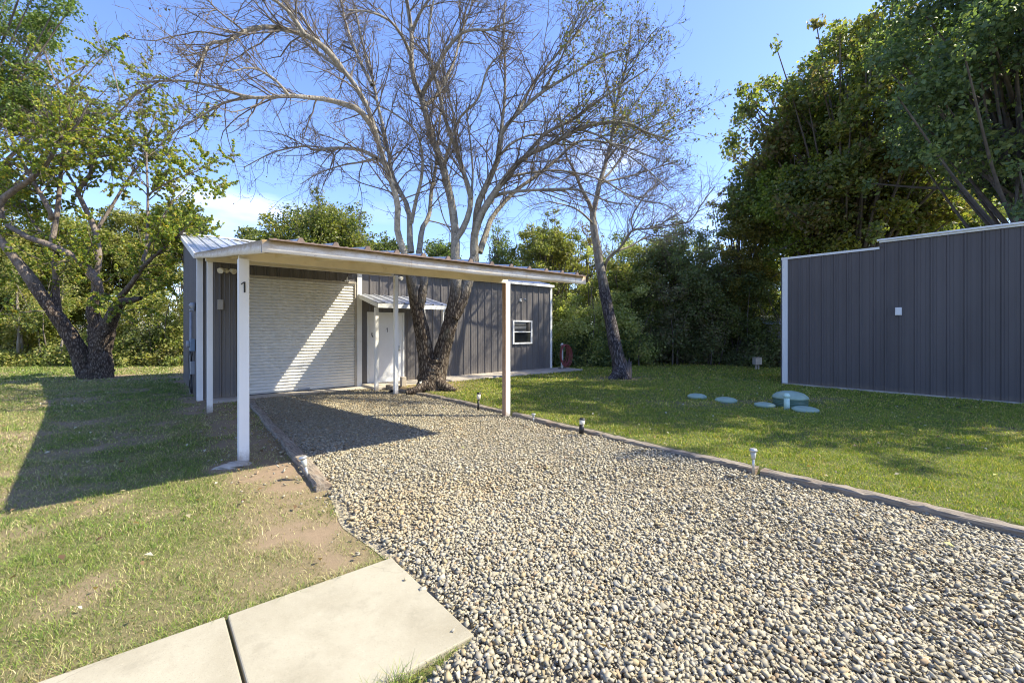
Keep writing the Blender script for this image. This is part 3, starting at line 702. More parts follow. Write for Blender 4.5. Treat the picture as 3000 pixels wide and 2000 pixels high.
e = empty('wall_vent', (X0 - .035, 13.55, 2.28), 'round grey vent cap high on the left end wall', 'vent')
child(MB().tube([(0, 0, 0), (-.06, 0, 0), (-.09, 0, -.02)], [.10, .10, .07], 16), 'cap', M['grey'], e); child(MB().box(-.11, -.02, -.09, .09, -.12, -.07), 'hood', M['grey'], e, bevel=.01)
# garden hose on its standpipe at the right corner
e = empty('hose_hanger', (12.93, 12.35, .125), 'white standpipe hanger on the patio at the right corner of the workshop', 'hose hanger')
child(MB().box(-.035, .035, -.035, .035, 0, 1.02), 'stand_post', M['trim'], e, bevel=.004); child(MB().box(-.12, .12, -.12, .12, 0, .02), 'foot_plate', M['darkgrey'], e); child(MB().box(-.10, .10, -.09, .02, .93, .97), 'hanger_bracket', M['grey'], e)
mb = MB(); rr_ = np.random.default_rng(5)
for k in range(9):
    a = np.linspace(0, 2 * np.pi, 40); rx = .15 + .025 * rr_.normal() * .6 + .012 * k; rz = .36 + .02 * rr_.normal() + .010 * k; dy = -.07 - .022 * k + .01 * rr_.normal()
    ps = np.stack([12.93 + rx * np.sin(a) * RT[0] / .77, 12.35 + dy + rx * np.sin(a) * -.25, .125 + .97 - rz - .02 * k * 0 + rz * np.cos(a)], 1); mb.tube(ps, .014, 7, caps=False)
tag(mb.build('garden_hose', M['hose']), 'coiled dark red garden hose hanging at the right corner of the workshop', 'hose')

# ---------------------------------------------------------------- timber edging
def timber(a, b, w, h, z0, seed, label):
    r = np.random.default_rng(seed); a = np.array(a, float); b = np.array(b, float); ln = np.linalg.norm(b - a); d = (b - a) / ln; nn = np.array([-d[1], d[0]])
    k = 28; prof = [(-.5, 0), (-.5, .82), (-.40, .97), (-.1, 1.0), (.2, .985), (.42, .96), (.5, .80), (.5, 0)]; V = []; F = []; m_ = len(prof)
    for i in range(k + 1):
        f = i / k; c = a + d * ln * f + nn * .008 * math.sin(f * 7 + seed)
        for (u, v) in prof:
            q = c + nn * w * (u + r.normal() * .03); V.append((q[0], q[1], z0 + h * v + r.normal() * .005 + .006 * math.sin(f * 5 + seed * 2)))
    for i in range(k):
        for j in range(m_ - 1): F.append((i * m_ + j, (i + 1) * m_ + j, (i + 1) * m_ + j + 1, i * m_ + j + 1))
    mb = MB(); mb.add(V, F); mb.add(V[:m_], [tuple(range(m_))]); mb.add(V[-m_:], [tuple(range(m_))[::-1]])
    o = mb.build('timber_edging', M['timber']); return tag(o, label, 'landscape timber', 'timbers edging the gravel driveway')
timber((1.86, 11.95), (1.73, 9.62), .14, .09, -.03, 1, 'landscape timber left of the gravel, the one ending at the concrete apron')
timber((1.72, 9.58), (1.58, 7.22), .14, .095, -.03, 2, 'landscape timber left of the gravel, wholly in the carport shade')
timber((1.59, 7.18), (1.44, 4.82), .15, .105, -.03, 3, 'cracked landscape timber left of the gravel ending beside the silver solar light')
timber((5.22, 11.72), (5.20, 11.22), .13, .17, -.02, 4, 'short dark timber between the canopy post and the carport back post')
timber((5.29, 11.08), (5.44, 9.10), .13, .115, -.02, 5, 'grey brown edging timber beside the big forked tree')
timber((5.44, 9.05), (5.475, 6.72), .13, .11, -.02, 6, 'edging timber ending at the peeling front carport post')
timber((5.475, 6.50), (5.475, 4.36), .13, .108, -.02, 7, 'edging timber running from the front carport post past the clear solar light')
timber((5.47, 4.32), (5.47, 2.10), .13, .104, -.02, 8, 'pale edging timber beside the tall clear solar light')
timber((5.47, 2.04), (5.44, -.38), .14, .118, -.02, 9, 'split reddish edging timber nearest the camera on the right')
timber((5.44, -.42), (5.44, -2.8), .14, .115, -.02, 10, 'edging timber at the right edge of the frame')

# ---------------------------------------------------------------- path lights
def black_light(px, py, z, h, lean, label, rs=.026, rl=.037):
    p = at(px, py, z); e = empty('path_light', p, label, 'path light', 'black path lights with cream collars')
    t = lambda f: (lean[0] * h * f, lean[1] * h * f, h * f)
    child(MB().tube([t(-.1), t(.55)], rs, 14), 'stake', M['black'], e)
    child(MB().tube([t(.552), t(.56), t(.88)], [rs, rl * .95, rl], 16), 'lens', M['cream'], e)
    child(MB().tube([t(.882), t(.90), t(1.0)], [rl * 1.08, rl * 1.08, rl * .9], 16), 'cap', M['black'], e)
black_light(1228, 1148, .085, .30, (.22, .08), 'black path light with cream collar leaning at the foot of the big forked tree')
black_light(1401, 1196, .10, .32, (.12, .10), 'black path light with cream collar left of the peeling carport post', .022, .040)
black_light(1703, 1266, .09, .22, (.12, .0), 'stubby black path light with cream collar right of the peeling carport post', .040, .044)
def clear_light(px, py, z, h, lean, label, s=1):
    p = at(px, py, z); e = empty('solar_light', p, label, 'solar light', 'clear capped solar stake lights')
    t = lambda f: (lean[0] * h * f, lean[1] * h * f, h * f)
    child(MB().tube([t(-.08), t(.62)], .011 * s, 8), 'stake', M['steel'], e)
    child(MB().tube([t(.55), t(.60), t(.88)], [.014 * s, .02 * s, .028 * s], 14), 'lens', M['clear'], e)
    child(MB().tube([t(.885), t(.93), t(1.0)], [.034 * s, .04 * s, .026 * s], 16), 'cap', M['steel'], e)
M['clear'] = simple('clear_plastic', (.42, .42, .36), .2, 0, .1, 12)
clear_light(905, 1404, 0, .27, (-.22, .12), 'silver solar stake light leaning against the end of the left timber', 1.25)
clear_light(1563, 1236, .09, .15, (0, 0), 'tiny clear solar light just right of the peeling carport post', 1.1)
clear_light(2207, 1383, .09, .27, (0, 0), 'tall clear solar stake light on the sunny lawn by the edging timber', 1.15)

# ---------------------------------------------------------------- septic lids
def lid(px, py, r, h, label):
    p = at(px, py, .09); prof = [(r * 1.0, -.02), (r * 1.0, .03), (r * .93, .04), (r * .78, h * .72), (r * .5, h * .93), (r * .15, h), (.001, h)]
    o = MB().lathe((0, 0, 0), prof, 28).build('septic_manhole', M['septic']); o.location = tuple(p); return tag(o, label, 'septic lid', 'low green septic tank lids in the lawn')
lid(2042, 1163, .215, .085, 'low aqua green septic lid, leftmost and farthest of the row')
lid(2127, 1174, .23, .085, 'low aqua green septic lid, second from the left of the row')
lid(2240, 1188, .20, .07, 'low aqua green septic lid just left of the tall ribbed one')
lid(2359, 1202, .235, .08, 'low aqua green septic lid in front right of the tall ribbed one')
p = at(2315, 1186, .09); e = empty('septic_riser', p, 'tall ribbed dark green septic riser with domed aqua lid', 'septic riser')
prof = []
for k in range(5): prof += [(.315, .0 + k * .034), (.325, .008 + k * .034), (.325, .022 + k * .034), (.315, .030 + k * .034)]
child(MB().lathe((0, 0, -.02), prof, 32), 'riser_ring', M['septic_dark'], e)
child(MB().lathe((0, 0, 0), [(.335, .150), (.34, .165), (.32, .20), (.25, .255), (.14, .29), (.04, .303), (.001, .305)], 32), 'domed_lid', M['septic'], e)
p = at(2305, 1198, .09); e = empty('vent_pipe', p, 'short aqua vent pipe with cap in front of the ribbed septic riser', 'pipe')
child(MB().tube([(0, 0, -.05), (0, 0, .24)], .052, 18), 'pipe', M['pipe'], e); child(MB().lathe((0, 0, .235), [(.06, 0), (.062, .05), (.045, .065), (.04, .085), (.001, .087)], 18), 'pipe_cap', M['pipe'], e)
# pedestal, stump, shed, stones, block
p = at(2218, 1078, .085); e = empty('utility_pedestal', p, 'beige utility box on two short legs at the edge of the woods', 'utility box')
child(MB().box(-.15, .15, -.10, .10, .15, .44), 'housing', M['beige'], e, bevel=.01)
for s in (-.06, .06): child(MB().box(s - .022, s + .022, -.03, .03, -.05, .15), 'leg', M['beige'], e)
child(MB().box(-.16, .16, -.11, .11, .442, .455), 'lid', M['beige'], e); e.rotation_euler[2] = ANG - R_(90) + .2
p = at(1836, 1105, .09)
r = np.random.default_rng(3); V = []; F = []; nn_ = 16
for i, (rr, z) in enumerate(((.19, -.05), (.16, .1), (.145, .35), (.14, .56), (.09, .48), (.001, .40))):
    for j in range(nn_):
        a = 2 * np.pi * j / nn_; q = rr * (1 + .12 * r.normal()); V.append((q * math.cos(a), q * math.sin(a), z + (.10 * r.normal() if i == 3 else 0)))
for i in range(5):
    for j in range(nn_): F.append((i * nn_ + j, i * nn_ + (j + 1) % nn_, (i + 1) * nn_ + (j + 1) % nn_, (i + 1) * nn_ + j))
o = MB().add(V, F).build('tree_stump', M['stump']); o.location = tuple(p); tag(o, 'dark jagged tree stump close behind the leaning bare tree', 'tree stump')
e = empty('garden_shed', gp0(2290, 21.2), 'low old grey and rusty shed with pale tin roof half hidden in the woods', 'shed')
child(MB().box(-1.25, 3.6, -1.0, 1.2, 0, 1.9), 'wall', M['rustshed'], e); mb = MB(); slope_roof(mb, -1.45, 3.8, -1.25, 1.93, 1.4, 2.42, .25, .03); child(mb, 'roof', M['galv'], e)
child(MB().box(-1.27, 3.62, -1.03, -1.005, 1.5, 1.56), 'rail', M['rustshed'], e); e.rotation_euler[2] = ANG - R_(90)
p = at(1171, 1141, .0); o = MB().box(-.07, .07, -.07, .07, 0, .28).build('concrete_block', M['slab'], bevel=.01); o.location = (5.62, 11.60, .07); tag(o, 'pale upright concrete block beside the carport back post near the door', 'concrete block')
def rock(name, loc, s, m_, seed, label, cat):
    r = np.random.default_rng(seed); mb = MB(); V = []; F = []; n1, n2 = 10, 6
    for i in range(n2 + 1):
        ph = np.pi * i / n2
        for j in range(n1):
            t = 2 * np.pi * j / n1; q = 1 + .22 * r.normal(); V.append((s[0] * q * math.sin(ph) * math.cos(t), s[1] * q * math.sin(ph) * math.sin(t), s[2] * math.cos(ph) * (1 + .1 * r.normal())))
    for i in range(n2):
        for j in range(n1): F.append((i * n1 + j, (i + 1) * n1 + j, (i + 1) * n1 + (j + 1) % n1, i * n1 + (j + 1) % n1))
    o = mb.add(V, F).build(name, m_); o.location = loc; return tag(o, label, cat)
rock('concrete_footing', (.83, 6.42, .0), (.18, .13, .05), M['slab'], 2, 'broken grey concrete footing beside the front left carport post', 'concrete')
rock('rock', (5.02, 11.05, .02), (.06, .06, .06), M['stone'], 4, 'small grey rock at the foot of the carport back post', 'rock')

# ---------------------------------------------------------------- gravel stones
rng = np.random.default_rng(21)
def in_view(P, mg=160, dmin=1.3):
    px, py, d = proj(P); return (d > dmin) & (px > -mg) & (px < 3000 + mg) & (py < 2000 + mg * 1.6) & (py > -mg)
def stones():
    out = []
    for (sp, y0, y1, layer, d0, d1) in ((.0190, -2.5, 12.15, 0, 0, 4.5), (.024, -2.5, 12.15, 1, 0, 4.5), (.023, -2.5, 12.15, 0, 4.5, 8.0), (.034, -2.5, 12.15, 1, 4.5, 8), (.030, -2.5, 12.15, 0, 8.0, 14), (.042, -2.5, 12.15, 1, 8, 14)):
        gx_ = np.arange(.6, DRX - .01, sp); gy_ = np.arange(y0, y1, sp); x, y = [a.ravel() for a in np.meshgrid(gx_, gy_)]
        x = x + rng.uniform(-.5, .5, x.size) * sp; y = y + rng.uniform(-.5, .5, x.size) * sp
        d = x * FW[0] + y * FW[1]
        ok = (d > d0) & (d <= d1) & (x < DRX - .015)
        L_ = drive_left(y) + .10 * (vnoise(x, y, 2.2, 8) - .5)
        ramp_ = np.clip((x - L_) / .12, 0, 1); timb = y > 4.8
        p_ = np.where(timb, np.where(x > L_ + .02, 1.0, .06 * np.exp((x - L_) / .35)), np.where(x < L_, .10 * np.exp((x - L_) / .1), .25 + .75 * ramp_))
        onslab = (x < 1.385) & (y > 1.96) & (y < 3.04) & ~((x > 1.25) & (rng.random(x.size) < .10))
        bare = sstep(.56, .74, vnoise(x, y, .7, 14, 3)) * (.85 if layer else .42)
        ok &= (rng.random(x.size) < p_ * (1 - bare)) & ~onslab
        P = np.stack([x, y, np.full(x.size, .018 if layer == 0 else .034)], 1)
        ok &= in_view(P); P = P[ok]; P[:, 2] += rng.uniform(-.004, .010, len(P)) + .02 * (vnoise(P[:, 0], P[:, 1], .9, 12, 2) - .5).clip(-.3, 1)
        out.append((P, sp))
    P = np.concatenate([o[0] for o in out]); n = len(P)
    size = rng.lognormal(math.log(.0102), .34, n).clip(.004, .020)
    sc = np.stack([size * rng.uniform(.9, 1.5, n), size * rng.uniform(.7, 1.1, n), size * rng.uniform(.36, .70, n)], 1)
    cube = np.array([(-1, -1, -1), (1, -1, -1), (1, 1, -1), (-1, 1, -1), (-1, -1, 1), (1, -1, 1), (1, 1, 1), (-1, 1, 1)], float) * .82
    V = cube[None] + rng.uniform(-.42, .42, (n, 8, 3)); V = V * sc[:, None, :]
    a = rng.uniform(0, 2 * np.pi, n); tx = rng.normal(0, .42, n); ty = rng.normal(0, .42, n)
    def rot(V, ax, an):
        c = np.cos(an)[:, None]; s = np.sin(an)[:, None]; o = V.copy(); i, j = [(1, 2), (0, 2), (0, 1)][ax]
        o[..., i] = V[..., i] * c - V[..., j] * s; o[..., j] = V[..., i] * s + V[..., j] * c; return o
    V = rot(rot(rot(V, 0, tx), 1, ty), 2, a) + P[:, None, :]
    q = np.array([(0, 3, 2, 1), (4, 5, 6, 7), (0, 1, 5, 4), (1, 2, 6, 5), (2, 3, 7, 6), (3, 0, 4, 7)])
    F = (q[None] + (np.arange(n) * 8)[:, None, None]).reshape(-1, 4)
    pal = np.array([(.33, .295, .215), (.365, .33, .245), (.295, .265, .195), (.345, .30, .205), (.38, .35, .275), (.26, .235, .185), (.30, .225, .14), (.345, .28, .165), (.30, .285, .24)])
    w = np.array([.22, .20, .14, .12, .10, .07, .04, .05, .06]); c = pal[rng.choice(len(pal), n, p=w / w.sum())] * rng.uniform(.82, 1.15, (n, 1))
    warm = sstep(.5, .75, vnoise(P[:, 0], P[:, 1], .7, 33, 3))[:, None] * .75
    warm = np.maximum(warm, sstep(7.2, 10.5, P[:, 1])[:, None] * .7)
    c = c * (1 - warm * .5) + c * np.array([1.12, .98, .76]) * warm * .5
    return V.reshape(-1, 3), F, np.repeat(c, 8, 0)
V, F, c = stones()
o = big('gravel', V, F, M['stone'], colr=c, kind='stuff'); tag(o, 'pale grey and tan crushed stone covering the driveway', 'gravel')
print('stones', len(F) // 6)

# ---------------------------------------------------------------- grass
def grass():
    rng = np.random.default_rng(31); Ps = []; Hs = []; Ws = []
    zones = [(0, 3.6, 11000, .023, .0034), (3.6, 6, 6000, .026, .005), (6, 9, 3000, .030, .008), (9, 14, 1300, .034, .013), (14, 24, 420, .042, .024)]
    for (d0, d1, dens, h, w) in zones:
        # sample in view space: depth uniform by area
        u0, u1 = -1.30, 1.30; area = (d1 * d1 - d0 * d0) / 2 * (u1 - u0); n = int(area * dens)
        d = np.sqrt(rng.uniform(d0 * d0, d1 * d1, n)); u = rng.uniform(u0, u1, n)
        P = d[:, None] * (FW[None] + RT[None] * u[:, None]); x, y = P[:, 0], P[:, 1]
        keep = np.ones(n, bool)
        dirt, green = tones(x, y)
        inl = x < drive_left(y) - .02; inr = x > 5.55
        keep &= (inl | inr | (y > 18.4))
        keep &= ~((x > X0 - .02) & (x < X1 + .02) & (y > 12.1) & (y < YBK)); keep &= ~((x > 4.86) & (x < 13.4) & (y > 11.6) & (y < 12.9)); keep &= ~((x > 1.1) & (x < 4.9) & (y > 12.0) & (y < 12.9))
        keep &= ~((y > 1.95) & (y < 3.05) & (x < 1.39) & ~((y > 1.95) & (y < 1.975) | (y > 3.025) & (y < 3.05))); keep &= ~((x > BX - .06) & (y < 5.0)); keep &= ~(inl & (y > 4.8) & (np.abs(x - drive_left(y) + .0) < .10))
        keep &= d < 23.5
        keep &= rng.random(n) < (1 - dirt * .80) * np.where(inl & ~inr, .62 + .38 * green.clip(0, 1), 1.0)
        P = P[keep]; P[:, 2] = hgt(P[:, 0], P[:, 1]); P = P[in_view(P + np.array([0, 0, 0.]), 140)]
        Ps.append(P); Hs.append(np.full(len(P), h)); Ws.append(np.full(len(P), w))
    P = np.concatenate(Ps); H = np.concatenate(Hs); W = np.concatenate(Ws); n = len(P)
    dirt, green = tones(P[:, 0], P[:, 1]); left = P[:, 0] < drive_left(P[:, 1]) + .3
    H = H * rng.uniform(.5, 1.5, n) * (.65 + .8 * sstep(.35, .75, vnoise(P[:, 0], P[:, 1], 5.0, 61, 2))) * np.where(left, 1.0, .85)
    H = np.where((P[:, 0] < 1.6) & (np.abs(np.abs(P[:, 1] - 2.5) - .56) < .045), H * 2.3, H)
    a = rng.uniform(0, 2 * np.pi, n); lean = rng.uniform(.2, 1.5, n) * np.where(left, 1.15, .8)
    dx = np.cos(a); dy = np.sin(a); b = rng.uniform(0, 2 * np.pi, n); wx = np.cos(b) * W / 2; wy = np.sin(b) * W / 2
    mid = P + np.stack([dx * H * lean * .35, dy * H * lean * .35, H * .6], 1); tip = P + np.stack([dx * H * lean, dy * H * lean, H * np.where(lean > 1, .75, 1.0)], 1)
    wv = np.stack([wx, wy, wx * 0], 1)
    V = np.stack([P - wv, P + wv, mid + wv * .8, mid - wv * .8, tip + wv * .12, tip - wv * .12], 1).reshape(-1, 3)
    q = np.array([(0, 1, 2, 3), (3, 2, 4, 5)]); F = (q[None] + (np.arange(n) * 6)[:, None, None]).reshape(-1, 4)
    gr = np.array([(.14, .20, .045), (.19, .25, .055), (.10, .155, .04), (.25, .29, .06)])[rng.choice(4, n)]
    st = np.array([(.42, .36, .20), (.52, .45, .28), (.34, .27, .15), (.30, .24, .13)])[rng.choice(4, n)]
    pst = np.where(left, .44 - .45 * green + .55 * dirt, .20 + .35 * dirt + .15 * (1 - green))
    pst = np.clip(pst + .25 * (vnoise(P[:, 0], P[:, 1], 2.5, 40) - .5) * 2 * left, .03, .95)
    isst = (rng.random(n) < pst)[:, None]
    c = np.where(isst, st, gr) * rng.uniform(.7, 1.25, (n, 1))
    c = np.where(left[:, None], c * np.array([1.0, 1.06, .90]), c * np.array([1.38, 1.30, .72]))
    tuft = np.exp(-(((P[:, 0] + 2.0) / .2) ** 2 + ((P[:, 1] - 3.9) / .15) ** 2))[:, None]; c = c * (1 - tuft) + np.array([.33, .40, .05]) * tuft
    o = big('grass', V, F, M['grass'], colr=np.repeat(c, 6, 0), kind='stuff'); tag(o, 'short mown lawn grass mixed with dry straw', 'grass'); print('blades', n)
grass()
# fallen leaves and straw litter
rng = np.random.default_rng(77); n = 2600
d = np.sqrt(rng.uniform(4, 420, n)); u = rng.uniform(-1.2, 1.2, n); P = d[:, None] * (FW + RT * u[:, None])
ok = ((P[:, 0] < drive_left(P[:, 1]) - .1) | (P[:, 0] > 5.6) | (rng.random(n) < .28)) & ~((P[:, 0] > .8) & (P[:, 0] < 13.4) & (P[:, 1] > 11.5) & (P[:, 1] < 18.4)) & ~((P[:, 0] > 14.6) & (P[:, 1] < 5)) & ~((P[:, 1] > 1.9) & (P[:, 1] < 3.1))
P = P[ok]; P[:, 2] = hgt(P[:, 0], P[:, 1]) + np.where((P[:, 0] > drive_left(P[:, 1]) - .1) & (P[:, 0] < 5.5), .058, .035); n = len(P)
V, F = leaves(rng, P, rng.uniform(.03, .07, n), np.tile((0, 0, 1.), (n, 1)), .6, .6, .2)
c = np.array([(.30, .20, .11), (.42, .36, .26), (.55, .52, .47), (.16, .10, .06)])[rng.choice(4, n, p=[.35, .3, .15, .2])]
tag(big('fallen_leaves', V, F, M['leaf'], colr=np.repeat(c, 4, 0), kind='stuff'), 'dry brown and pale fallen leaves scattered over the grass', 'leaves')

# ---------------------------------------------------------------- bare trees (limbs follow the photo, spread in depth)
def limb(pts, d0, d1, r0, r1, k=22, dcurve=1.0):
    P = []; n = len(pts)
    for i, (x, y) in enumerate(pts): P.append(PD(x, y, d0 + (d1 - d0) * (i / (n - 1)) ** dcurve))
    f = np.linspace(0, 1, n) ** .85
    return resample(np.array(P), r0 + (r1 - r0) * f, k)[:2]
def build_limbs(name, limbs, m_, parent, seed, sides=12, rough=.06, flare=None):
    rng = np.random.default_rng(seed); P = np.array([l[0] for l in limbs]); Rr = np.array([l[1] for l in limbs])
    V, F = tubes(P, Rr, sides); Vr = V.reshape(len(P), P.shape[1], sides, 3); c = P[:, :, None, :]
    dv = Vr - c; nz_ = 1 + rough * rng.normal(size=(len(P), P.shape[1], sides, 1)); V = (c + dv * nz_).reshape(-1, 3)
    return big(name, V, F, m_, parent, smooth=True), P, Rr
def wiggle(rng, P, amp):
    n, k, _ = P.shape; w = rng.normal(size=(n, k, 3)); w[:, 0] = 0
    w = (w + np.roll(w, 1, 1)) * .5; w[:, 0] = 0; return P + w * amp

big_t = empty('bare_tree', at(1263, 1145, .085), 'tall forked nearly leafless tree with pale grey limbs beside the entry canopy', 'tree')
D = 11.75
Lb = []
def A(pts, d0, d1, r0, r1, lst=Lb, **k): lst.append(limb(pts, d0, d1, r0, r1, **k))
# trunk and forks
A([(1262, 1152), (1264, 1120), (1266, 1085), (1268, 1050)], D, D, .40, .33)
A([(1258, 1130), (1250, 1060), (1240, 990), (1225, 920), (1214, 870), (1204, 815), (1192, 770), (1182, 735)], D, D - .8, .25, .085)
A([(1228, 900), (1238, 860), (1243, 816), (1232, 770), (1228, 735)], D - .45, D - .4, .12, .08)
A([(1276, 1130), (1290, 1050), (1304, 1000), (1318, 950), (1330, 890), (1336, 840), (1336, 795), (1334, 755)], D, D - .35, .25, .12)
A([(1328, 930), (1352, 880), (1370, 825), (1382, 790), (1390, 755)], D - .2, D - .05, .17, .13)
A([(1262, 1085), (1255, 1120), (1222, 1140), (1190, 1150)], D - .1, D - .6, .22, .05)
A([(1262, 1100), (1300, 1130), (1335, 1145)], D - .1, D - .3, .2, .06)
# left group
D = 11.25
A([(1182, 735), (1163, 670), (1165, 602), (1148, 536), (1128, 480), (1099, 383), (1073, 306), (1030, 235), (985, 180), (930, 120), (880, 40)], D - .3, D - 2.0, .085, .028)
A([(1205, 740), (1200, 690), (1201, 650), (1191, 597), (1168, 555), (1148, 510), (1141, 460), (1124, 380), (1105, 300), (1090, 220), (1060, 120), (1040, 20)], D, D + .8, .085, .025)
A([(1228, 740), (1237, 670), (1257, 632), (1264, 561), (1277, 490), (1283, 420), (1290, 340), (1300, 260)], D + .1, D + 1.6, .08, .02)
A([(1205, 655), (1218, 590), (1232, 536), (1238, 485), (1234, 434), (1215, 380), (1150, 330), (1110, 310)], D, D - .8, .055, .015)
A([(1099, 383), (1060, 330), (1028, 311), (951, 291), (900, 286), (848, 281), (737, 286), (625, 254), (536, 237), (402, 241)], D - 1.2, D - 3.2, .075, .014)
A([(1000, 200), (960, 150), (893, 103), (795, 80), (723, 89), (670, 120), (612, 129), (590, 180), (571, 223)], D - 1.8, D - 3.6, .07, .016)
A([(1128, 480), (1104, 464), (1053, 439), (976, 434), (920, 440), (893, 428), (803, 446), (714, 491)], D - .9, D + .6, .06, .012)
A([(1073, 306), (1017, 219), (951, 168), (900, 128), (860, 60), (830, -20)], D - 1.3, D + .5, .06, .02)
A([(1104, 464), (1060, 475), (1000, 485), (930, 510), (880, 540)], D - .9, D + 1.8, .035, .01)
A([(737, 286), (660, 300), (590, 340), (530, 375), (480, 400)], D - 2.4, D - 2.6, .03, .01)
A([(893, 103), (850, 40), (800, 0), (730, -20)], D - 2.5, D - 3, .045, .015)
A([(1090, 250), (1050, 170), (1020, 90), (1000, 10), (990, -60)], D + .4, D + 2.4, .05, .02)
A([(848, 281), (800, 230), (740, 200), (680, 210)], D - 2.6, D - 3.4, .03, .01)
# centre leader
A([(1334, 760), (1334, 689), (1326, 612), (1313, 551), (1293, 474), (1267, 408), (1247, 332), (1234, 286), (1211, 230), (1205, 168), (1206, 102), (1196, 25), (1180, -60), (1170, -150)], D + .2, D + .4, .12, .04)
A([(1234, 286), (1250, 250), (1267, 224), (1303, 153), (1354, 97), (1400, 88), (1436, 87), (1500, 60)], D + .3, D - 1.2, .07, .02)
A([(1206, 170), (1180, 110), (1140, 60), (1080, 35), (1020, 30)], D + .3, D - 1.3, .05, .015)
A([(1240, 310), (1280, 280), (1330, 180), (1350, 100), (1380, 20), (1390, -60)], D + .3, D + 2, .05, .02)
A([(1205, 100), (1230, 40), (1270, -20), (1310, -80)], D + .4, D - .3, .05, .02)
A([(1336, 700), (1364, 655), (1380, 587), (1364, 525), (1344, 459), (1329, 418), (1303, 347), (1283, 255), (1262, 180), (1255, 100), (1270, 0)], D + .2, D - .6, .085, .022)
A([(1340, 450), (1334, 390), (1329, 337), (1303, 240), (1290, 170)], D - .1, D - 1.0, .04, .014)
A([(1380, 587), (1385, 500), (1376, 400), (1366, 320), (1368, 300)], D + .05, D + .2, .035, .012)
A([(1302, 500), (1310, 450), (1345, 350), (1400, 290), (1430, 200), (1490, 140)], D + .3, D - 2, .045, .014)
A([(1334, 700), (1300, 640), (1280, 560), (1262, 470)], D + .2, D - .5, .02, .01)
# right group
A([(1390, 760), (1390, 690), (1410, 628), (1441, 577), (1482, 520), (1538, 459), (1614, 423), (1696, 378), (1793, 357), (1850, 365), (1895, 388), (1960, 410)], D + .5, D - 1.0, .12, .015)
A([(1392, 690), (1400, 602), (1431, 531), (1461, 459), (1466, 398), (1512, 337), (1589, 270), (1665, 224), (1767, 163), (1830, 145)], D + .5, D - 1.0, .10, .016)
A([(1405, 740), (1425, 680), (1441, 638), (1502, 566), (1579, 510), (1635, 464), (1696, 413), (1778, 418), (1844, 434), (1930, 470)], D + .6, D + 2.6, .09, .014)
A([(1441, 577), (1475, 566), (1512, 561), (1589, 556), (1691, 556), (1780, 590), (1850, 600)], D + .4, D - 1.4, .055, .012)
A([(1461, 459), (1468, 380), (1478, 300), (1480, 200), (1475, 100), (1480, 10)], D - .02, D - .2, .05, .018)
A([(1538, 459), (1600, 390), (1680, 350), (1760, 290), (1840, 240), (1900, 200)], D + .1, D - 1.4, .05, .014)
A([(1512, 337), (1560, 250), (1640, 150), (1700, 90), (1740, 20)], D - .25, D + .5, .045, .014)
A([(1589, 270), (1640, 180), (1690, 60), (1740, -20)], D - .45, D - 1.6, .03, .012)
A([(1696, 378), (1760, 400), (1820, 440), (1900, 500), (1960, 560)], D - .4, D - 1.5, .03, .010)
A([(1482, 520), (1560, 505), (1640, 500), (1740, 520), (1820, 560), (1880, 620)], D + .3, D + 1.2, .04, .010)
A([(1461, 459), (1500, 420), (1560, 395), (1660, 390), (1760, 330)], D - .02, D + .3, .04, .012)
trunk, P1, R1 = build_limbs('trunk', Lb[:7], M['bark_big'], big_t, 1, 18, .055)
limbs_, P2, R2 = build_limbs('limbs', Lb[7:], M['bark_big'], big_t, 2, 9, .03)
rng = np.random.default_rng(5)
W1 = np.ones(len(P2)); 
C1, S1 = spawn(rng, P2, R2, 560, (.18, 1.0), (1.0, 2.3), (.4, 1.15), 9, .10, .16, .50, .30, rmax=.019, curl=.05)
S1 = np.maximum(S1, .0045)
C2, S2 = spawn(rng, np.concatenate([resample(p, s, 9)[0][None] for p, s in zip(P2, R2)] + [C1[i:i + 1] for i in range(len(C1))]), np.concatenate([resample(p, s, 9)[1][None] for p, s in zip(P2, R2)] + [S1[i:i + 1] for i in range(len(S1))]), 3800, (.12, 1.0), (.35, 1.0), (.4, 1.2), 6, .06, .22, .6, .45, rmax=.0085, curl=.08)
S2 = np.maximum(S2, .003)
C3, S3 = spawn(rng, C2, S2, 12500, (.1, 1.0), (.12, .42), (.4, 1.2), 4, .05, .25, .8, .6, rmax=.0042, curl=.1)
S3 = np.maximum(S3, .0022)
def join(lst):
    Vs = []; Fs = []; o = 0
    for v, f in lst: Vs.append(v); Fs.append(f + o); o += len(v)
    return np.concatenate(Vs), np.concatenate(Fs)
V, F = join([tubes(C1, S1, 6), tubes(C2, S2, 4), tubes(C3, S3, 3)]); big('twigs', V, F, M['twig'], big_t, smooth=True)
def sparse_leaves(rng, C, n, size, pal, parent, name='leaves', asp=.8, sel=None):
    idx = rng.choice(len(C) if sel is None else sel, n); t = rng.integers(1, C.shape[1], n)
    pos = C[idx, t] + rng.normal(0, .02, (n, 3)) - np.array([0, 0, .02]); s = rng.uniform(*size, n)
    V, F = leaves(rng, pos, s, None, 0, asp, .15); c = np.array(pal)[rng.choice(len(pal), n)] * rng.uniform(.7, 1.3, (n, 1))
    return big(name, V, F, M['leaf'], parent, colr=np.repeat(c, 4, 0))
pxs, pys, _ = proj(C3[:, -1])
# seed pods and last leaves; more green ones in the outer right of the crown
sparse_leaves(rng, C3, 5200, (.018, .05), [(.10, .055, .04), (.14, .07, .05), (.08, .07, .04), (.17, .11, .06)], big_t)
selr = np.nonzero((pxs > 1640) & (pys < 420))[0]
if len(selr): sparse_leaves(rng, C3, 2600, (.04, .075), [(.10, .13, .04), (.14, .15, .05), (.09, .10, .04), (.20, .15, .06)], big_t, 'green_leaves', sel=selr)

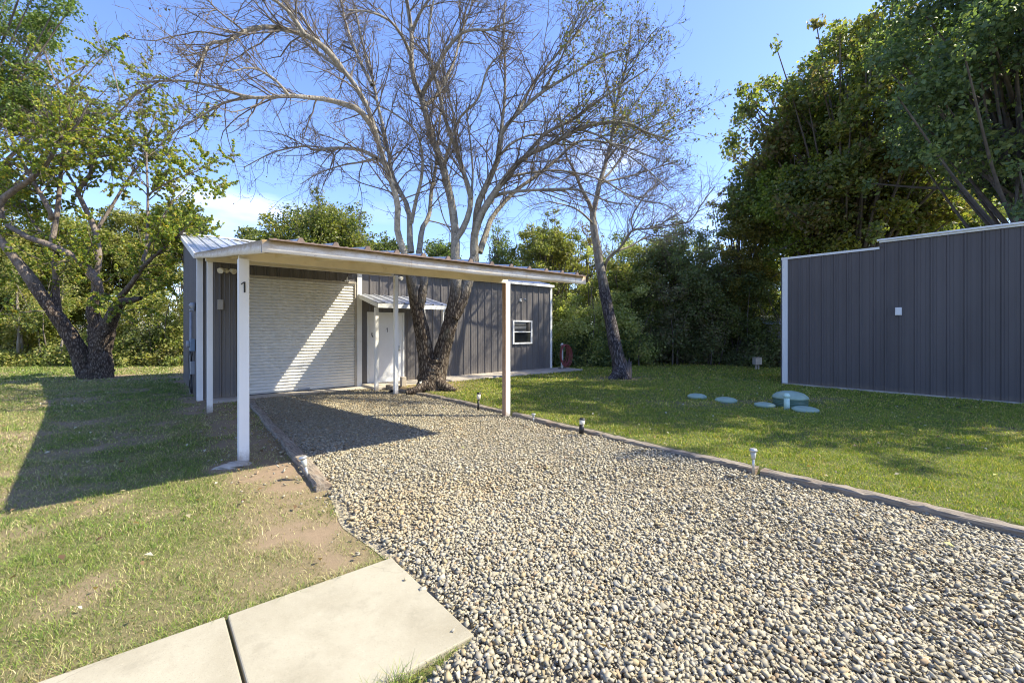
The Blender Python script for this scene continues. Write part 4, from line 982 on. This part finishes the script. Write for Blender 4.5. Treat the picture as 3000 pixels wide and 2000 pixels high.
# leaning bare tree on the lawn
lt = empty('leaning_tree', at(1818, 1108, .085), 'slim leaning bare tree with dark base and pale upper trunk on the right lawn', 'tree')
D = 15.2; Ll = []
A([(1816, 1122), (1815, 1090), (1812, 1058), (1800, 1000), (1792, 957), (1778, 890), (1767, 829), (1757, 780), (1752, 740), (1743, 689), (1737, 640), (1737, 612)], D - .6, D, .26, .105, Ll)
A([(1818, 1090), (1840, 1112), (1858, 1122)], D - .7, D - .9, .2, .05, Ll); A([(1815, 1090), (1790, 1112), (1778, 1120)], D - .7, D - .9, .2, .05, Ll)
nl = len(Ll)
A([(1738, 630), (1726, 595), (1716, 577), (1700, 545), (1686, 510), (1672, 480), (1660, 459), (1650, 400), (1640, 340)], D, D - 1.2, .085, .02, Ll)
A([(1738, 625), (1748, 580), (1757, 536), (1768, 500), (1778, 469), (1793, 398), (1800, 330), (1818, 255), (1835, 190), (1844, 130), (1850, 70)], D, D + .8, .105, .02, Ll)
A([(1768, 812), (1775, 770), (1790, 748), (1808, 735), (1835, 700), (1854, 673), (1880, 672), (1910, 668), (1960, 660), (2022, 648), (2053, 602), (2094, 546)], D, D - 2.2, .06, .012, Ll)
A([(1808, 735), (1850, 720), (1885, 699), (1930, 690), (1961, 694), (2030, 670)], D - .6, D + .8, .035, .010, Ll)
A([(1740, 665), (1732, 650), (1700, 620), (1675, 607), (1640, 597), (1599, 592), (1543, 607)], D, D - 1.6, .045, .010, Ll)
A([(1854, 673), (1850, 640), (1870, 600), (1900, 560), (1960, 520)], D - .9, D - .2, .03, .01, Ll)
A([(1757, 536), (1800, 490), (1850, 420), (1920, 340), (1980, 260)], D + .2, D + 1.6, .05, .012, Ll)
A([(1778, 469), (1820, 420), (1890, 380), (1960, 350), (2030, 320)], D + .3, D - 1.4, .045, .010, Ll)
A([(1793, 398), (1850, 320), (1920, 220), (1960, 150)], D + .5, D + 1.4, .04, .010, Ll)
A([(1800, 330), (1780, 250), (1770, 170), (1780, 100)], D + .6, D - .4, .035, .010, Ll)
A([(1757, 536), (1830, 520), (1900, 500), (1970, 480), (2010, 500)], D + .2, D + 2, .04, .010, Ll)
A([(1760, 520), (1820, 560), (1890, 590), (1950, 600), (2000, 640)], D + .2, D - 1.5, .035, .010, Ll)
A([(1818, 255), (1860, 180), (1900, 110), (1930, 80)], D + .7, D - .3, .03, .010, Ll)
A([(1686, 510), (1660, 520), (1620, 540)], D - .5, D - 1, .02, .01, Ll)
_, Pt, Rt = build_limbs('trunk', Ll[:nl], M['bark_lean'], lt, 3, 16, .05); _, P3, R3 = build_limbs('limbs', Ll[nl:], M['twig_grey'], lt, 4, 8, .03)
rng = np.random.default_rng(6)
C1, S1 = spawn(rng, P3, R3, 280, (.2, 1.0), (.8, 1.9), (.35, 1.0), 8, .12, .15, .5, .3, rmax=.017, curl=.05); S1 = np.maximum(S1, .0045)
C2, S2 = spawn(rng, C1, S1, 1900, (.1, 1.0), (.35, .9), (.4, 1.1), 6, .06, .22, .6, .45, rmax=.008, curl=.08); S2 = np.maximum(S2, .0036)
C3, S3 = spawn(rng, C2, S2, 4800, (.1, 1.0), (.12, .4), (.4, 1.2), 4, .05, .25, .8, .6, rmax=.0042, curl=.1); S3 = np.maximum(S3, .003)
V, F = join([tubes(C1, S1, 5), tubes(C2, S2, 4), tubes(C3, S3, 3)]); big('twigs', V, F, M['twig'], lt, smooth=True)
pxs, pys, _ = proj(C3[:, -1]); selr = np.nonzero((pys < 420) | (pxs > 1950) & (pys < 480))[0]
sparse_leaves(rng, C3, 3200, (.045, .085), [(.10, .13, .04), (.14, .16, .05), (.09, .10, .04), (.22, .15, .07)], lt, sel=selr)

# left yellow-green tree
yt = empty('heart_leaf_tree', at(281, 1110, 0), 'thick forked dark trunked tree with big yellow green leaves left of the workshop', 'tree')
D = 15.4; Ly = []
A([(281, 1122), (281, 1110), (280, 1095), (284, 1075)], D, D, .46, .40, Ly)
A([(262, 1112), (250, 1090), (235, 1036), (215, 1000), (195, 967), (172, 935), (149, 905), (125, 870), (98, 830), (70, 790), (46, 761), (0, 703), (-60, 640)], D, D - 1.2, .30, .10, Ly)
A([(295, 1110), (295, 1070), (293, 1030), (290, 985), (284, 950)], D, D, .36, .26, Ly)
A([(288, 985), (280, 945), (272, 915), (276, 880), (287, 850), (277, 815), (256, 790), (235, 766), (205, 745), (189, 738), (140, 715), (86, 697), (20, 660)], D, D - 1.0, .22, .07, Ly)
A([(297, 1020), (312, 965), (326, 935), (340, 905), (352, 886), (380, 880), (413, 873)], D, D - .8, .30, .06, Ly)
A([(345, 895), (352, 870), (370, 850), (402, 807), (430, 770), (494, 715), (540, 675)], D + .1, D - 1.2, .12, .03, Ly)
A([(166, 915), (164, 870), (164, 818), (160, 780), (150, 720)], D - .4, D - .6, .13, .05, Ly)
nl = len(Ly)
A([(275, 812), (290, 760), (280, 680), (250, 610), (228, 558), (260, 520), (271, 490), (272, 460), (250, 406), (285, 380), (321, 357), (379, 299), (430, 240)], D, D + .6, .11, .015, Ly)
A([(0, 640), (0, 594), (45, 555), (89, 527), (120, 495), (147, 464), (165, 430), (185, 400), (223, 370), (260, 300)], D - 1.2, D - 2.0, .12, .02, Ly)
A([(150, 640), (147, 620), (98, 531), (58, 460), (30, 400)], D - .7, D - 1.5, .09, .03, Ly)
A([(150, 720), (165, 640), (172, 580), (179, 504), (196, 429), (200, 360), (196, 312), (156, 223), (130, 150)], D - .5, D - .2, .09, .018, Ly)
A([(413, 790), (430, 700), (433, 571), (429, 446), (440, 380), (470, 300)], D - .6, D + .6, .06, .012, Ly)
A([(272, 460), (330, 455), (380, 450)], D + .3, D, .05, .015, Ly)
A([(280, 680), (330, 600), (380, 520), (440, 450), (500, 400), (560, 330)], D + .2, D + 1.4, .06, .012, Ly)
A([(189, 738), (120, 680), (60, 600), (10, 540)], D - .6, D + .6, .06, .02, Ly)
A([(402, 807), (450, 690), (500, 600), (560, 540)], D - .2, D + .8, .05, .012, Ly)
A([(228, 558), (180, 480), (120, 400), (80, 300), (60, 200)], D + .3, D + 1.4, .05, .012, Ly)
A([(321, 357), (350, 300), (330, 200), (300, 130)], D + .5, D + 1.4, .03, .010, Ly)
A([(433, 571), (500, 530), (580, 500), (620, 480)], D - .2, D - 1, .03, .008, Ly)
_, Pt, Rt = build_limbs('trunk', Ly[:nl], M['bark_dark'], yt, 5, 18, .06); _, P4, R4 = build_limbs('limbs', Ly[nl:], M['bark_dark'], yt, 6, 8, .03)
Pa = np.concatenate([Pt[1:], P4]); Ra = np.concatenate([Rt[1:], R4])
rng = np.random.default_rng(8); wts = np.r_[np.array([.25, 0, .5, .15, .9, .4]), np.ones(len(P4))]
C1, S1 = spawn(rng, Pa, Ra, 330, (.3, 1.0), (.9, 2.2), (.4, 1.1), 8, .04, .17, .5, .3, rmax=.02, curl=.06, weights=wts); S1 = np.maximum(S1, .006)
C2, S2 = spawn(rng, C1, S1, 2600, (.1, 1.0), (.35, 1.0), (.4, 1.1), 6, .02, .22, .6, .4, rmax=.009, curl=.08); S2 = np.maximum(S2, .0038)
V, F = join([tubes(C1, S1, 5), tubes(C2, S2, 4)]); big('twigs', V, F, M['twig'], yt, smooth=True)
px_, py_, _ = proj(C2[:, -1]); rs = np.random.default_rng(9)
prob = np.interp(py_, [100, 300, 500, 700, 900], [.15, .35, .6, 1.0, 1.0]); sel = np.nonzero(rs.random(len(C2)) < prob)[0]
pal = [(.28, .34, .05), (.21, .27, .05), (.38, .40, .07), (.15, .21, .05), (.46, .36, .07), (.18, .24, .06)]
sparse_leaves(rng, C2, 85000, (.045, .10), pal, yt, 'crown', .85, sel)

# ---------------------------------------------------------------- leafy trees
def foliage(rng, clumps, n, leaf, pal, hi=None):
    """clumps: (c(3), r(3)) ; leaves mostly in the outer part of every clump, drooping sprays"""
    C = np.array([c for c, r in clumps]); Rr = np.array([r for c, r in clumps]); w = Rr[:, 0] * Rr[:, 1]; k = rng.choice(len(C), n, p=w / w.sum())
    d = unit(rng.normal(size=(n, 3))); rad = rng.uniform(0, 1, n) ** .42
    jit = 1 + .28 * np.sin(d[:, 0] * 5 + k * 1.7) * np.cos(d[:, 2] * 6 + k) + .12 * rng.normal(size=n)
    pos = C[k] + d * Rr[k] * (rad * jit)[:, None]
    sub = rng.integers(0, 10, n)  # sprays: gather leaves towards small tufts
    tuft = np.random.default_rng(3).normal(size=(len(C), 10, 3)); tuft = unit(tuft) * np.random.default_rng(4).uniform(.45, 1.1, (len(C), 10, 1))
    tp = C[k] + tuft[k, sub] * Rr[k]; m = rng.random(n) < .62
    pos = np.where(m[:, None], tp + rng.normal(0, .17, (n, 3)) * Rr[k] * 1.25, pos)
    s = rng.uniform(leaf * .6, leaf * 1.3, n)
    V, F = leaves(rng, pos, s, d + np.array([0, 0, .5]), .45, .6, .12)
    pal = np.array(pal); kc = rng.choice(len(pal), n); cl = rng.choice(len(pal), len(C))
    kc = np.where(rng.random(n) < .45, cl[k], kc); c = pal[kc] * rng.uniform(.75, 1.3, (n, 1))
    return V, F, np.repeat(c, 4, 0)
def crown_clumps(rng, c, r, n, cr, profile=None):
    out = []
    while len(out) < n:
        d = rng.uniform(-1, 1, 3)
        if np.linalg.norm(d) > 1 or (np.linalg.norm(d) < .45 and rng.random() < .6): continue
        p = np.array(c) + d * np.array(r)
        q = cr * rng.uniform(.55, 1.25); out.append((p, np.array([q, q, q * rng.uniform(.5, .8)])))
    for _ in range(int(n * .55)):      # outer sprays break the outline
        d = unit(rng.normal(size=3)); d[2] = abs(d[2]) * .9 if rng.random() < .6 else d[2]
        p = np.array(c) + d * (np.array(r) + cr * .55) * rng.uniform(.92, 1.17); q = cr * rng.uniform(.22, .5)
        out.append((p, np.array([q, q, q * rng.uniform(.6, 1.5)])))
    return out
G1 = [(.12,.15,.055),(.15,.18,.06),(.19,.215,.07),(.09,.115,.045)]
G2 = [(.19,.21,.065),(.24,.245,.075),(.15,.17,.055),(.32,.29,.085)]
G3 = [(.12,.165,.07),(.14,.19,.08),(.10,.135,.06),(.20,.23,.085)]
G4 = [(.22,.25,.075),(.28,.29,.09),(.165,.205,.065),(.36,.32,.11)]
G5 = [(.19,.23,.10),(.24,.26,.11),(.22,.19,.115),(.155,.18,.085)]
def leafy(base, c, r, ncl, cr, nleaf, leaf, pal, label, seed, group=None, tr=.16, name='leafy_tree', lean=None):
    rng = np.random.default_rng(seed); base = np.array(base, float); e = empty(name, base, label, 'tree', group)
    cl = crown_clumps(rng, c, r, ncl, cr)
    top = np.array(c) + np.array([0, 0, r[2] * .45]); mid = (base + np.array(c)) / 2 + rng.normal(0, .15, 3)
    T = [resample(np.array([base - [0, 0, .1], mid, np.array(c), top]), np.array([tr * 1.2, tr * .85, tr * .55, tr * .2]), 14)[:2]]
    for (p, _) in cl:
        f = rng.uniform(.25, .8); st = T[0][0][int(f * 13)]; m_ = (st + p) / 2 + np.array([0, 0, -.1]) + rng.normal(0, .12, 3)
        T.append(resample(np.array([st, m_, p]), np.array([tr * .28, tr * .16, tr * .06]), 14)[:2])
    V, F = tubes(np.array([t[0] for t in T]), np.array([t[1] for t in T]), 7); big('trunk', V, F, M['bark_far'], e, smooth=True)
    V, F, cc = foliage(rng, cl, nleaf, leaf, pal); big('crown', V, F, M['leaf'], e, colr=cc)
    return e
def gp(px, d): p = PD(px, HY, d); p[2] = 0; return p
def cpt(px, py, d): return PD(px, py, d)
def T(px, pytop, pybot, halfpx, d, ncl, cr, nleaf, leaf, pal, label, seed, dy=None, bpx=None, **k):
    c = cpt(px, (pytop + pybot) / 2, d); rz = (pybot - pytop) / 2 * d / FPX - cr * .5; rx = halfpx * d / FPX - cr * .8
    leafy(gp(bpx if bpx is not None else px, d), c, (max(rx, .3), max(rx, .3) if dy is None else dy, max(rz, .4)), ncl, cr, nleaf, leaf, pal, label, seed, **k)
# behind the workshop roof
T(935, 605, 960, 195, 29, 130, 1.25, 90000, .18, [(0.14, 0.168, 0.049), (0.182, 0.196, 0.056), (0.112, 0.14, 0.042), (0.238, 0.224, 0.07)], 'broad domed olive green tree behind the carport roof', 101)
T(735, 655, 800, 40, 30, 9, .6, 4500, .15, G1, 'small dark green treetop left of the broad domed tree', 102)
T(1150, 690, 830, 48, 27, 10, .7, 6000, .15, G1, 'dark rounded treetop left of the forked tree stems above the roof', 103)
T(1300, 700, 830, 60, 27, 12, .7, 7000, .15, G3, 'dark green treetop seen between the forked tree stems', 104)
T(1460, 640, 830, 50, 24, 14, .45, 4200, .10, G3, 'thin airy grey green tree right of the forked tree stems', 105)
T(1600, 635, 960, 115, 23, 50, .65, 30000, .13, G2, 'bright green spreading tree above the right end of the carport', 106)
T(1720, 655, 900, 70, 25, 20, .45, 4200, .10, [(.16, .11, .05), (.12, .12, .04), (.20, .14, .06)], 'thin reddish olive tree right behind the leaning bare tree', 107)
T(1850, 730, 1000, 120, 22.5, 44, .8, 30000, .13, G4, 'yellow olive bushy tree behind the leaning bare tree', 108)
T(2000, 660, 1020, 150, 22, 60, .8, 42000, .12, G5, 'dark green oak right of the leaning bare tree', 109)
T(2165, 535, 1000, 120, 22.0, 50, .75, 30000, .13, [(0.176, 0.176, 0.048), (0.256, 0.224, 0.056), (0.112, 0.136, 0.04), (0.352, 0.272, 0.08)], 'tall yellowing tree left of the tallest dark tree', 110)
# large trees at the right
rngT = np.random.default_rng(0)
T(2480, 75, 830, 310, 18.8, 150, 1.0, 120000, .18, [(.16,.19,.065),(.19,.215,.07),(.125,.155,.055),(.32,.31,.07),(.21,.165,.08)], 'tallest dense dark green tree behind the shop building', 111, tr=.3)
T(2370, 240, 840, 150, 19.4, 50, .9, 45000, .14, [(0.213, 0.263, 0.05), (0.163, 0.213, 0.05), (0.325, 0.325, 0.062)], 'narrow green tree at the left shoulder of the tallest tree', 115, tr=.16)
leafy((20.2, -.8, 0), (17.7, .5, 8.9), (3.7, 2.4, 4.2), 85, .75, 52000, .14, [(.125,.175,.085),(.155,.205,.095),(.105,.145,.075),(.22,.255,.09)], 'near green tree overhanging the shop roof in the top right corner', 112, tr=.26)
T(2830, 460, 860, 200, 25, 40, 1.0, 40000, .15, [(0.224, 0.238, 0.042), (0.308, 0.294, 0.056), (0.14, 0.168, 0.042)], 'sunlit yellow green tree low above the shop roof', 113)
T(2650, 540, 950, 330, 24, 70, 1.1, 70000, .15, G5, 'dark shaded tree just above the step of the shop roof', 114)
leafy((20.2, -5.4, 0), (17.5, -3.1, 9.8), (3.7, 2.2, 2.8), 44, .9, 24000, .15, G3, 'leafy tree beyond the right edge of the photo shading the lawn', 116, tr=.25)
# left side
leafy(gp(-330, 17), cpt(-60, 130, 16.5), (3.3, 2.8, 3.6), 60, .85, 60000, .11, [(.09,.14,.04),(.12,.17,.045),(.16,.20,.05)], 'dark fine leaved oak reaching into the top left corner', 120, tr=.25)
T(-40, 480, 1000, 120, 23, 44, .9, 36000, .13, G2, 'green tree at the left edge behind the heart leaf tree', 121)
T(400, 600, 900, 120, 25, 50, .8, 40000, .13, G2, 'olive tree between the heart leaf tree and the workshop', 122)
T(540, 590, 760, 75, 27, 24, .7, 18000, .14, G1, 'dark green treetop just left of the workshop roof peak', 123)
T(200, 620, 950, 130, 24, 50, .85, 40000, .13, G4, 'pale yellow green tree behind the forked dark trunk', 124)
# thin pale stems in the left woods
def thin(px, d, h, label, seed):
    r = np.random.default_rng(seed); b = gp(px, d); P = [b + np.array([r.normal(0, .06), r.normal(0, .06), z]) for z in np.linspace(-.1, h, 6)]
    e = empty('sapling', b, label, 'sapling', 'thin pale stemmed saplings in the left woods'); child_ = resample(np.array(P), np.linspace(.07, .02, 6), 14)
    C, S = spawn(r, child_[0][None], child_[1][None], 14, (.3, 1), (.4, 1.1), (.5, 1.1), 6, .2, .12, .5, .4)
    V, F = tubes(child_[0][None], child_[1][None], 7); big('stem', V, F, M['twig_grey'], e, smooth=True)
    V, F = tubes(C, S, 4); big('branches', V, F, M['twig_grey'], e, smooth=True)
    pos = C[r.choice(len(C), 900), r.integers(2, 6, 900)] + r.normal(0, .15, (900, 3)); V, F = leaves(r, pos, r.uniform(.06, .12, 900)); c = np.array(G4)[r.choice(4, 900)]
    big('leaves', V, F, M['leaf'], e, colr=np.repeat(c, 4, 0))
thin(52, 20.6, 5.0, 'slim pale double sapling near the left edge of the photo', 1); thin(182, 20.8, 4.4, 'slim pale sapling left of the forked dark trunk', 2); thin(62, 21.0, 5.4, 'slim pale sapling close beside the double one at far left', 3)

# woods as one mass: understory thicket
def thicket(name, spans, label, seed, nleaf, leaf):
    rng = np.random.default_rng(seed); Vs = []; Fs = []; Cs = []; o = 0; stems = []
    tot = sum(s[7] for s in spans)
    for (pa, pb, d0, d1, hlo, hhi, pal, w) in spans:
        cl = []; ncl = int(34 * w)
        for _ in range(ncl):
            px = rng.uniform(pa, pb); d = rng.uniform(d0, d1); hmax = rng.uniform(hlo, hhi); z = hmax * rng.uniform(0.02, 1) ** .8; q = rng.uniform(.35, .85)
            p = gp(px, d); p[2] = max(z, q * .35); cl.append((p, np.array([q, q, q * .75])))
            if rng.random() < .35: b = gp(px, d); stems.append(np.array([b, b + [rng.normal(0, .2), rng.normal(0, .2), hmax * .5], b + [rng.normal(0, .4), rng.normal(0, .4), hmax]]))
        V, F, c = foliage(rng, cl, int(nleaf * w / tot), leaf, pal); Vs.append(V); Fs.append(F + o); Cs.append(c); o += len(V)
    ob = big(name, np.concatenate(Vs), np.concatenate(Fs), M['leaf'], colr=np.concatenate(Cs), kind='stuff'); tag(ob, label, 'undergrowth')
    P = np.array([resample(s, np.array([.03, .02, .01]), 6)[0] for s in stems]); V, F = tubes(P, np.tile(np.linspace(.035, .01, 6), (len(P), 1)), 5); big('stems', V, F, M['bark_far'], ob, smooth=True)
    return ob
thicket('left_woods', [(-250, 600, 20.6, 22.5, .8, 4.2, G4, 4), (-250, 600, 22.5, 27, 3, 7.5, G2, 4), (-250, 600, 26, 31, 5, 8.5, G1, 3.5), (380, 560, 20.6, 22, .6, 1.6, G5, .5), (-200, 560, 20.3, 20.9, .2, .7, G4, .8)],
        'sunlit yellow green woods and brush beyond the left lawn', 51, 210000, .12)
GB = [(.33,.37,.13),(.42,.43,.17),(.26,.29,.10),(.50,.47,.20)]
thicket('right_woods', [(1560, 1900, 19.6, 21.5, 1.0, 4.2, GB, 2.2), (1600, 1860, 19.4, 20.4, .4, 1.5, G3, .8), (1600, 2330, 22, 25, 3, 6.6, GB, 4), (1800, 2190, 20.3, 22.5, .6, 3.4, G5, 3), (2190, 2330, 19.6, 20.0, .3, 1.2, G5, .5), (2050, 2190, 20.6, 23, 1.5, 4.6, G1, 1.6), (2190, 2340, 20.0, 20.8, 2.7, 4.6, G1, .6), (1500, 2380, 25, 30, 4, 8.2, G1, 5)],
        'dense tangled thicket beyond the right lawn behind the bare trees', 52, 280000, .12)
thicket('far_woods', [(560, 1650, 24, 34, 2, 4.5, G1, 2.0), (2200, 3300, 24, 34, 3, 8, G5, 3.0), (-900, -100, 22, 32, 3, 9, G1, 2.2)], 'dark distant woods closing off the view behind the buildings', 53, 130000, .19)
print('done')
